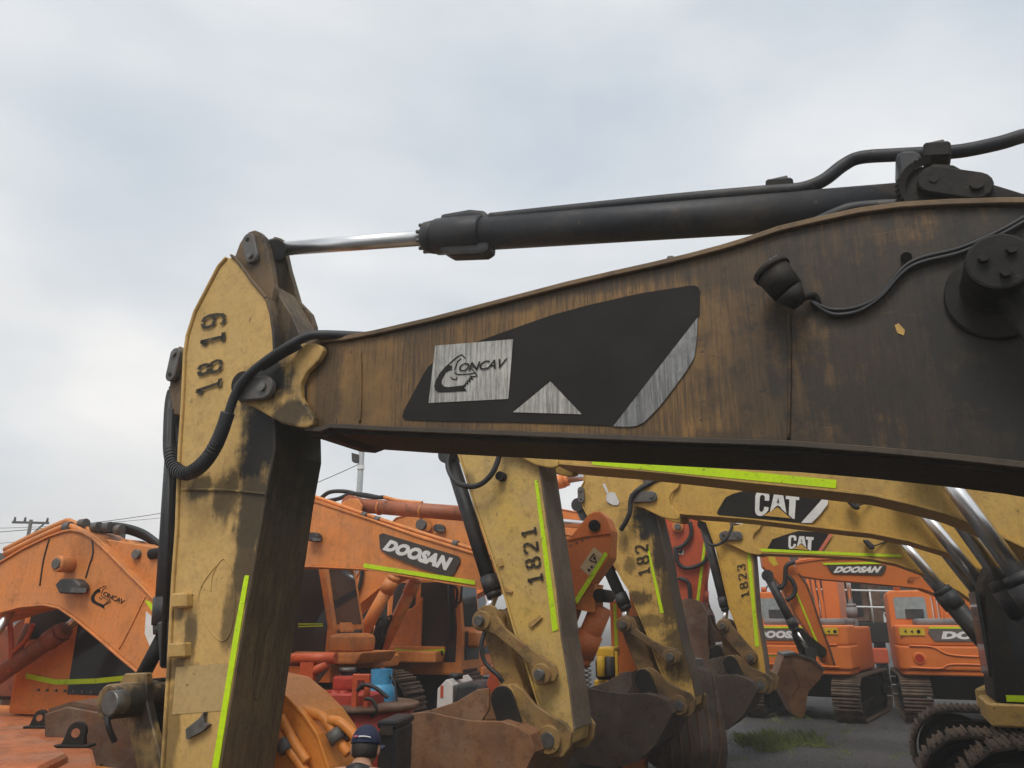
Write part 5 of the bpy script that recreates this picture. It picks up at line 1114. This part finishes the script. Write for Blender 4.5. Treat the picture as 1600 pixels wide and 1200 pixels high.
def brown_plate():
    fr = Fr(150, 1120, 5.9, -8); e = fr.root('bucket', 'brown rusty bucket standing behind the orange counterweight with lugs', 'bucket')
    P_ = fr.P([(70, 1115), (105, 1104), (150, 1112), (215, 1118), (225, 1170), (215, 1260), (180, 1330), (110, 1330), (70, 1240)])
    o = MB().strip(P_ + [P_[0]], .03, .04, 1.3, 1).build('shell', M_rust, e)
    for a in (0, 1.3): MB().prism(P_, a, a + .035).build('side_plate', M_rust, e, .01)
    MB().box(-.1, .1, -.02, -.002, .3, 1.2).build('wear_strip', M_rust, e)
brown_plate()
def low_boom():
    """orange boom lying low in front, with pipes and clamps"""
    fr = Fr(470, 1150, 5.6, -20); e = fr.root('excavator', 'low orange boom with pipes and grey clamps at the bottom, left of the man', 'excavator', GO)
    tp = fr.P([(380, 1060), (420, 1068), (448, 1092), (475, 1120), (495, 1150), (512, 1200), (530, 1290)]); bt = fr.P([(340, 1180), (400, 1200), (440, 1230), (470, 1290), (490, 1360)])
    M_o2 = paint('warm_orange_low', (.70, .25, .04), (.66, .22, .035), grime=(.12, .05, .02), patch=.12, rough=.42, rust=.1)
    b = boom(e, tp, bt, 0, .45, M_o2, M_o2, .02, .015)
    for k, pl in enumerate(([(440, 1090), (470, 1108), (500, 1118), (512, 1130), (528, 1155), (545, 1178)], [(515, 1126), (530, 1128), (545, 1140), (555, 1152), (565, 1170)], [(425, 1130), (445, 1160), (470, 1195), (490, 1225)], [(438, 1120), (460, 1160), (480, 1190)])):
        MB().tube([fr.L3(x, y, .06 if k < 2 else -.05) for x, y in pl], .033, 10).build('oil_pipe', M_o2, b)
    for x, y, n_ in ((525, 1150, .05), (540, 1148, .12), (445, 1165, -.06), (455, 1160, -.02)):
        c = fr.L3(x, y, n_); d = Vector((.6, 0, -.8)).normalized() * .04; MB().cyl(c - d, c + d, .055, seg=16).build('pipe_clamp', M_pin, b)
    orange_base(e, fr.L(330, 1150, .2)[0] - 1.6, .2, M_o2, shoes=False, cab_=False, box=False, house=False, cw=False)
low_boom()
def red_machine():
    fr = Fr(540, 1090, 8.6, -12); e = fr.root('hydraulic_hammer', 'red hydraulic attachment with pump block and frame beside the blue gas bottle', 'machine')
    L_ = fr.L; c = L_(540, 1110); M_r = paint('red_attachment', (.42, .04, .02), (.34, .035, .02), patch=.35, rust=.3, rough=.5)
    d = MB().cyl((c[0], .3, .3), (c[0], .3, c[1]), .62, .6, seg=32); d.build('base_drum', M_r, e, .02)
    MB().cyl((c[0], .3, c[1]), (c[0], .3, c[1] + .05), .66, seg=32).build('rim', M_rust, e)
    x0, z0 = L_(508, 1103); x1, z1 = L_(578, 1088); MB().box(x0, x1, .0, .5, z0 - .02, z1 + .02).build('cover_plate', M_r, e, .02)
    x0, z0 = L_(500, 1102); x1, z1 = L_(545, 1068); MB().box(x0, x1 - .05, .1, .5, z0, z1 - .08).build('pump_block', M_r, e, .03, 2); MB().box(x0 + .05, x1 - .02, .15, .45, z1 - .08, z1 + .06).build('valve_block', M_r, e, .03, 2)
    for k in range(3): MB().cyl((x0 + .02 + k * .1, .08, z0), (x0 + .02 + k * .1, .08, z1 - .08), .04).build('rib', M_r, e)
    q = L_(524, 1062); MB().cyl((q[0], .3, q[1] - .08), (q[0], .3, q[1] + .06), .07, seg=8).cyl((q[0], .3, q[1] + .06), (q[0], .3, q[1] + .1), .1, seg=8).build('fitting', M_steel, e)
    a, b_ = L_(468, 1095), L_(468, 1030); MB().prism([(a[0] - .1, .0), (a[0] + .1, .0), (a[0] + .08, b_[1]), (a[0] - .08, b_[1])], .1, .2).build('frame_post', M_red, e, .01)
    MB().cyl(fr.L3(474, 1058, .15), fr.L3(512, 1036, .15), .05, seg=12).build('frame_brace', M_red, e); MB().cyl(fr.L3(455, 1030, .15), fr.L3(525, 1028, .15), .06, seg=12).build('frame_rail', M_red, e)
    MB().tube([fr.L3(*p, .25) for p in [(475, 1085), (485, 1065), (500, 1045), (510, 1030)]], .08, 10).build('suction_hose', M_grey, e)
    x0, z0 = L_(557, 1100); x1, z1 = L_(586, 1060)
    for x in (x0, x1 - .06): MB().box(x, x + .06, -.15, -.1, z0 - .3, z1).build('bottle_frame', M_red, e, .01)
    MB().box(x0, x1, -.15, -.1, z1 - .02, z1 + .05).build('bottle_frame', M_red, e, .01)
    MB().tube([fr.L3(*p, -.22) for p in [(558, 1080), (568, 1070), (585, 1074), (600, 1085), (606, 1090)]], .02, 8).build('rubber_hose', M_black, e)
    MB().tube([fr.L3(*p, -.2) for p in [(570, 1092), (582, 1094), (588, 1110), (580, 1120)]], .018, 8).build('rubber_hose', M_black, e)
    MB().box(c[0] - .4, c[0] + .4, .0, .6, 0, .3).build('skid', M_dark, e)
red_machine()
def gas_bottle():
    fr = Fr(585, 1090, 8.9, 0); e = fr.root('gas_bottle', 'light blue gas bottle with valve collar strapped in the red frame', 'bottle')
    m = paint('light_blue_paint', (.06, .30, .52), (.05, .25, .46), patch=.2, rust=.15, rough=.4)
    x = fr.L(590, 1090)[0]; zt = fr.L(584, 1070)[1]; r = .165; rings = [(r * .9, zt - 1.2), (r, zt - 1.12), (r, zt - .12), (r * .93, zt - .05), (r * .7, zt), (r * .35, zt + .03)]
    seg = 24; vs = [(x + a * math.cos(2 * math.pi * k / seg), .2 + a * math.sin(2 * math.pi * k / seg), z) for a, z in rings for k in range(seg)]
    MB().add(vs, [(i * seg + k, i * seg + (k + 1) % seg, (i + 1) * seg + (k + 1) % seg, (i + 1) * seg + k) for i in range(len(rings) - 1) for k in range(seg)] + [tuple(range(5 * seg, 6 * seg))], True).build('bottle_body', m, e)
    zc = fr.L(588, 1047)[1]
    for a0, a1 in ((20, 160), (200, 340)): MB().add([(x + .12 * math.cos(R(a0 + (a1 - a0) * k / 10)), .2 + .12 * math.sin(R(a0 + (a1 - a0) * k / 10)), z) for k in range(11) for z in (zt - .02, zc)], [(2 * k, 2 * k + 2, 2 * k + 3, 2 * k + 1) for k in range(10)], True).build('valve_collar', m, e)
    MB().cyl((x, .2, zt), (x, .2, zt + .12), .03, seg=10).cyl((x - .06, .2, zt + .1), (x + .07, .16, zt + .1), .025, seg=10).build('valve', M_steel, e)
    MB().cyl((x, .2, 0), (x, .2, zt - 1.2), .16, seg=20).build('stand', M_dark, e)
    MB().tube([(x + .07, .15, zt + .1), (x + .16, .1, zt + .02), (x + .2, .05, zt - .2), (x + .18, .04, zt - .4)], .012, 6).build('gas_hose', M_black, e)
gas_bottle()
def white_tank():
    fr = Fr(715, 1090, 9.4, -12); e = fr.root('generator', 'white and black generator set behind the rusty bucket', 'generator')
    a = fr.L(680, 1110); b_ = fr.L(700, 1062); c = fr.L(712, 1085); d = fr.L(756, 1064)
    zb = .45
    MB().prism([(a[0], zb), (b_[0] + .06, zb), (b_[0] + .06, b_[1] - .06), (b_[0], b_[1]), (a[0] + .12, b_[1]), (a[0] + .02, b_[1] - .1)], 0, .9).build('white_tank', simple('white_plastic', (.62, .6, .57), .4, var=.15), e, .03, 3)
    MB().prism([(b_[0] + .062, zb), (d[0], zb), (d[0], d[1] - .1), (d[0] - .1, d[1] - .03), (b_[0] + .1, d[1] - .05)], .02, .85).build('black_housing', M_blackp, e, .03, 2)
    q = fr.L(704, 1060); MB().cyl((q[0] - .02, .3, b_[1] - .01), (q[0] - .02, .3, b_[1] + .05), .08).build('filler_cap', M_black, e)
    l0 = fr.L(688, 1090); MB().box(l0[0], l0[0] + .035, -.006, .01, l0[1], l0[1] + .13).build('red_label', M_red, e)
    MB().box(a[0] + .05, d[0] - .05, .1, .8, .0, zb).build('skid', M_dark, e)
white_tank()
def orange_plate():
    fr = Fr(775, 1050, 9.6, -20); e = fr.root('bucket', 'orange triangular side of a bucket standing behind the bucket links of 1821', 'bucket')
    P_ = fr.P([(752, 1100), (762, 1062), (776, 1022), (786, 1060), (800, 1130), (780, 1220), (745, 1220)]); 
    for a in (0, .9): MB().prism(P_, a, a + .04).build('side_plate', M_red, e, .01)
    MB().strip(P_[3:] + P_[:1], .03, .04, .9, -1).build('shell', M_red, e)
orange_plate()
def engine_pack():
    fr = Fr(945, 1050, 11.6, -15); e = fr.root('engine_pack', 'small yellow engine pack with black filters and coil spring, between 1821 and 182 arms', 'engine')
    M_y2 = paint('bright_yellow', (.6, .36, .02), (.5, .3, .02), patch=.3, rust=.2)
    L_ = fr.L; x0, z0 = L_(926, 1075); x1, z1 = L_(958, 1012)
    MB().box(x0, x1, .1, .8, .3, z0 + .1).build('frame', M_y2, e, .02); MB().box(x0 + .02, x1 - .02, .15, .7, z0 + .1, z1 - .15).build('engine_block', M_dark, e, .04); MB().box(x0 + .05, x1, .1, .75, z1 - .14, z1).build('hood', M_y2, e, .03, 2)
    for k in range(2): MB().cyl((x0 + .12 + k * .13, .05, z0 + .15), (x0 + .12 + k * .13, .05, z0 + .42), .06).build('oil_filter', M_blackp if k else M_y2, e, .01)
    for k in range(2): MB().box(x1 - .05 + k * .06, x1 - .01 + k * .06, .06, .1, .3, z1 - .05).build('yellow_pipe', M_y2, e)
    sx, sz = L_(917, 1060); MB().tube([(sx + .04 * math.cos(k * .8), .1 + .04 * math.sin(k * .8), sz - .15 + k * .008) for k in range(40)], .012, 5, smooth=False).build('coil_spring', M_steel, e)
    MB().box(x0 + .05, x1 - .05, .2, .7, 0, .3).build('skid', M_dark, e)
engine_pack()
def orange_panel():
    fr = Fr(970, 1000, 12.6, -15); e = fr.root('counterweight', 'loose orange counterweight with vertical lime strip, seen behind the 182 bucket link', 'counterweight')
    x0, zt = fr.L(952, 938); x1, _ = fr.L(996, 938); MB().prism([(x0, 0), (x1, 0), (x1, zt - .15), (x1 - .15, zt), (x0, zt)], 0, .5).build('casting', M_org, e, .04, 2)
    MB().box(x0 + .06, x0 + .11, -.006, .02, zt - .75, zt - .05).build('reflective_tape', M_lime, e)
orange_panel()
def ribbed_bucket():
    """loose bucket standing on its back, wear ribs down its curved shell, between the 182 and 1823 machines"""
    p = at(1080, 1090, 12.4); e = empty('bucket', (p.x, p.y, 0), R(12), 'brown ribbed bucket standing between the 182 and 1823 buckets, curved grooves down its shell', 'bucket')
    zt = at(1100, 1044, 12.4).z; prof = curve2([(.0, .02), (-.12, .35), (-.06, .75), (.15, zt - .1), (.42, zt)], 5)   # (y away from viewer, z)
    w = .47
    def pr(x0, x1, off): 
        vs = [(x, y + off, z) for y, z in prof for x in (x0, x1)]; n = len(prof)
        return vs, [(2 * i, 2 * i + 1, 2 * i + 3, 2 * i + 2) for i in range(n - 1)]
    v1, f1 = pr(-w, w, 0); v2, f2 = pr(-w, w, .03); MB().add(v1, f1, True).add(v2, f2, True).build('shell', M_bkC, e)
    for k in range(6):
        x = -w + .02 + k * (2 * w - .1) / 5; s_ = .12 * (k - 2.5) / 2.5
        MB().tube([(x + s_ * (z / zt - .5), y - .005, z) for y, z in prof], .022, 6, smooth=False).build('wear_rib', M_rust, e)
    for x in (-w, w - .03):
        MB().add([(x, y, z) for y, z in prof] + [(x, 1.0, zt - .1), (x, .9, .1)], [tuple(range(len(prof) + 2))]).add([(x + .03, y, z) for y, z in prof] + [(x + .03, 1.0, zt - .1), (x + .03, .9, .1)], [tuple(range(len(prof) + 2))]).build('side_plate', M_rust, e)
    MB().add([(-w, .4, zt), (w, .4, zt), (w, 1.0, zt - .02), (-w, 1.0, zt + .1)], [(0, 1, 2, 3)]).build('top_plate', M_pin, e)
    for x in (.1, .4): MB().prism([(x, zt - .05), (x + .06, zt - .05), (x + .06, zt + .12), (x, zt + .12)], .45, .85).build('bucket_ear', M_pin, e, .02)
ribbed_bucket()
def black_case():
    fr = Fr(608, 1150, 6.6, -8); e = fr.root('tool_case', 'black box standing behind the man in the cap', 'box')
    x0, zt = fr.L(592, 1126); x1, _ = fr.L(620, 1126); MB().box(x0, x1, 0, .5, 0, zt - .06).build('case', M_blackp, e, .02); MB().box(x0 - .01, x1 + .01, -.01, .51, zt - .06, zt).build('lid', M_blackp, e, .015)
    MB().box((x0 + x1) / 2 - .05, (x0 + x1) / 2 + .05, -.03, -.01, zt - .1, zt - .04).build('latch', M_steel, e)
black_case()
def grass():
    b = MB(); rnd = random.Random(11)
    c0 = on_ground(1215, 1165)
    cl = [(c0.x + max(-.5, min(.7, rnd.gauss(0, .38))), c0.y + rnd.gauss(0, .55), rnd.uniform(.4, 1.1)) for _ in range(26)]
    for x, y, s in cl:
        for _ in range(45):
            px_, py_ = x + rnd.gauss(0, .1), y + rnd.gauss(0, .1); h = rnd.uniform(.06, .24) * s; a = rnd.uniform(0, 6.28); w = rnd.uniform(.004, .008); lx, ly = rnd.gauss(0, .09), rnd.gauss(0, .09)
            b.add([(px_ - w * math.cos(a), py_ - w * math.sin(a), 0), (px_ + w * math.cos(a), py_ + w * math.sin(a), 0), (px_ + lx * .4 + w * .7, py_ + ly * .4, h * .65), (px_ + lx, py_ + ly, h)], [(0, 1, 2), (0, 2, 3)])
    for _ in range(55):
        q_ = on_ground(rnd.uniform(1130, 1420), rnd.uniform(1110, 1195))
        for _ in range(9):
            px_, py_ = q_.x + rnd.gauss(0, .05), q_.y + rnd.gauss(0, .06); h = rnd.uniform(.02, .1); w = .004; lx, ly = rnd.gauss(0, .05), rnd.gauss(0, .05)
            b.add([(px_ - w, py_, 0), (px_ + w, py_, 0), (px_ + lx * .4 + w * .7, py_ + ly * .4, h * .65), (px_ + lx, py_ + ly, h)], [(0, 1, 2), (0, 2, 3)])
    o = b.build('grass', simple('yard_grass', (.16, .20, .045), .7, var=.6, scale=6)); o['label'] = 'tuft of green grass growing on the gravel by the buckets'; o['kind'] = 'stuff'
grass()
# ---------------------------------------------------------------- the man in the cap, seen from behind
def man():
    c = at(570, 1163, 5.1)
    e = empty('person', (c.x, c.y, 0), R(-4), 'man in a navy cap and grey shirt seen from behind, bending at the bottom edge', 'person')
    hz = c.z - .02                       # head centre height; he bends forward a little
    def skin(nm, joints, edges, mat, root=0):
        me = bpy.data.meshes.new(nm); me.from_pydata([j[:3] for j in joints], edges, []); o = bpy.data.objects.new(nm, me); COL.objects.link(o)
        m = o.modifiers.new('s', 'SKIN'); 
        for i, j in enumerate(joints): me.skin_vertices[0].data[i].radius = (j[3], j[4] if len(j) > 4 else j[3]); me.skin_vertices[0].data[i].use_root = i == root
        s = o.modifiers.new('u', 'SUBSURF'); s.levels = s.render_levels = 2
        bpy.context.view_layer.update(); ev = bpy.data.meshes.new_from_object(o.evaluated_get(bpy.context.evaluated_depsgraph_get()))
        ev.name = nm; bpy.data.objects.remove(o); ev.materials.append(mat)
        for p in ev.polygons: p.use_smooth = True
        o = bpy.data.objects.new(nm, ev); COL.objects.link(o); o.parent = e; return o
    M_sk = simple('skin', (.38, .2, .12), .55, var=.15); M_sh = simple('grey_shirt', (.30, .28, .26), .85, var=.2); M_tr = simple('dark_trousers', (.03, .035, .05), .85); M_nv = simple('navy_cap_cloth', (.012, .018, .05), .8, var=.2); M_hr = simple('dark_hair', (.02, .015, .012), .7)
    s = hz - .15                         # shoulder height
    # x = his right, y = forward (away from camera)
    body = [(0, -.42, s - .45, .15, .12), (0, -.36, s - .25, .16, .12), (0, -.18, s - .06, .17, .12), (0, -.08, s + .03, .075, .075), (0, .0, s + .1, .055, .055),
            (-.19, -.17, s - .02, .075), (-.25, .1, s - .25, .055), (-.17, .34, s - .3, .042), (-.15, .42, s - .31, .03),
            (.19, -.17, s - .02, .075), (.25, .1, s - .25, .055), (.17, .34, s - .3, .042), (.15, .42, s - .31, .03),
            (-.1, -.42, s - .53, .1), (-.11, -.24, .46, .075), (-.12, -.34, .09, .05), (-.12, -.18, .05, .04), (.1, -.42, s - .53, .1), (.11, -.24, .46, .075), (.12, -.34, .09, .05), (.12, -.18, .05, .04)]
    skin('body', body, [(0, 1), (1, 2), (2, 3), (3, 4), (2, 5), (5, 6), (6, 7), (7, 8), (2, 9), (9, 10), (10, 11), (11, 12), (0, 13), (13, 14), (14, 15), (15, 16), (0, 17), (17, 18), (18, 19), (19, 20)], M_sk)
    sh = [(a, b_, z, r * 1.1, (q[0] if q else r) * 1.12) for a, b_, z, r, *q in (body[0], body[1], body[2], body[5], body[6], body[9], body[10])]
    sh[2] = (0, -.18, s - .05, .19, .14)
    skin('shirt', sh, [(0, 1), (1, 2), (2, 3), (3, 4), (2, 5), (5, 6)], M_sh)
    tr = [(a, b_, z, r * 1.13, (q[0] if q else r) * 1.13) for a, b_, z, r, *q in (body[0], body[13], body[14], body[15], body[17], body[18], body[19])]
    skin('trousers', tr, [(0, 1), (1, 2), (2, 3), (0, 4), (4, 5), (5, 6)], M_tr)
    skin('collar', [(-.08, -.13, s + .03, .04), (0, -.16, s + .06, .045), (.08, -.13, s + .03, .04), (.1, -.05, s + .02, .035), (-.1, -.05, s + .02, .035)], [(0, 1), (1, 2), (2, 3), (0, 4)], M_black)
    for sg in (-1, 1):
        x = sg * .15; b = MB()
        b.tube([(x, .42, s - .31), (x, .48, s - .32)], [.036, .04], 10)
        for k in range(4): xx = x + (k - 1.5) * .021; ln = (.07, .08, .075, .06)[k]; b.tube([(xx, .47, s - .32), (xx, .47 + ln * .6, s - .33), (xx, .47 + ln, s - .36)], [.01, .0095, .007], 8)
        b.tube([(x - sg * .03, .44, s - .32), (x - sg * .055, .47, s - .34), (x - sg * .055, .5, s - .36)], [.012, .011, .008], 8)
        b.build('hand', M_sk, e)
    # head, tilted forward
    def ell(cx, cy, cz, rx, ry, rz, nm, mat, par=None, zmin=None, zmax=None, seg=24, rings=16, shape=None):
        vs, fs = [], []
        for i in range(rings + 1):
            t = math.pi * i / rings
            for k in range(seg):
                a = 2 * math.pi * k / seg; x, y, z = rx * math.sin(t) * math.cos(a), ry * math.sin(t) * math.sin(a), rz * math.cos(t)
                if shape: x, y, z = shape(x, y, z)
                y2 = y * math.cos(.25) - -z * math.sin(.25); z2 = z * math.cos(.25) - y * math.sin(.25)
                vs.append((cx + x, cy + y2, cz + z2))
        for i in range(rings):
            for k in range(seg): fs.append((i * seg + k, (i + 1) * seg + k, (i + 1) * seg + (k + 1) % seg, i * seg + (k + 1) % seg))
        return MB().add(vs, fs, True).build(nm, mat, par or e)
    def face(x, y, z):
        if z < 0: x *= 1 - .22 * (z / -.12) ** 2; y += .012 * (-z / .12)
        return x, y, z
    hd = ell(0, .03, hz, .078, .1, .118, 'head', M_sk, shape=face)
    for sg in (-1, 1):
        ell(sg * .08, .02, hz - .015, .012, .02, .034, 'ear', M_sk, hd, seg=12, rings=8); ell(sg * .03, .12, hz - .03, .012, .008, .008, 'eye', M_white, hd, seg=10, rings=6)
    ell(0, .135, hz - .06, .012, .02, .024, 'nose', M_sk, hd, seg=10, rings=8); ell(0, .118, hz - .1, .026, .008, .007, 'mouth', simple('lips', (.3, .1, .08), .5), hd, seg=10, rings=6)
    ell(0, .012, hz - .005, .081, .096, .09, 'hair', M_hr, hd, shape=lambda x, y, z: (x, min(y, .05), max(z, -.055)))
    cp = ell(0, .028, hz + .02, .089, .112, .108, 'cap', M_nv, hd, shape=lambda x, y, z: (x, y, max(z, -.005)))
    MB().zprism([(.085 * math.cos(R(a)), .19 + .07 * math.sin(R(a)) if 0 < a < 180 else .1) for a in range(0, 181, 15)], hz - .03, hz - .018).build('cap_peak', M_nv, cp)
    MB().tube([(-.02, -.082, hz + .075), (.02, -.078, hz + .075), (.05, -.066, hz + .068)], .004, 6).build('cap_logo', M_white, cp)
    MB().tube([(-.05, -.066, hz + .07), (-.03, -.078, hz + .076)], .006, 6).build('cap_logo', simple('pink_thread', (.6, .15, .2), .7), cp)
man()

# ---------------------------------------------------------------- thin haze added over the yard to lift the distant darks
def haze():
    m = bpy.data.materials.new('thin_haze'); m.use_nodes = True; t = m.node_tree; t.nodes.clear()
    o = t.nodes.new('ShaderNodeOutputMaterial'); v = t.nodes.new('ShaderNodeVolumePrincipled')
    v.inputs['Color'].default_value = (.9, .88, .85, 1); v.inputs['Density'].default_value = .0045; v.inputs['Anisotropy'].default_value = .2
    t.links.new(v.outputs[0], o.inputs['Volume'])
    b = MB().box(-1400, 1400, -1400, 1400, -1.2, 14).build('haze', m); struct(b, 'stuff')
haze()
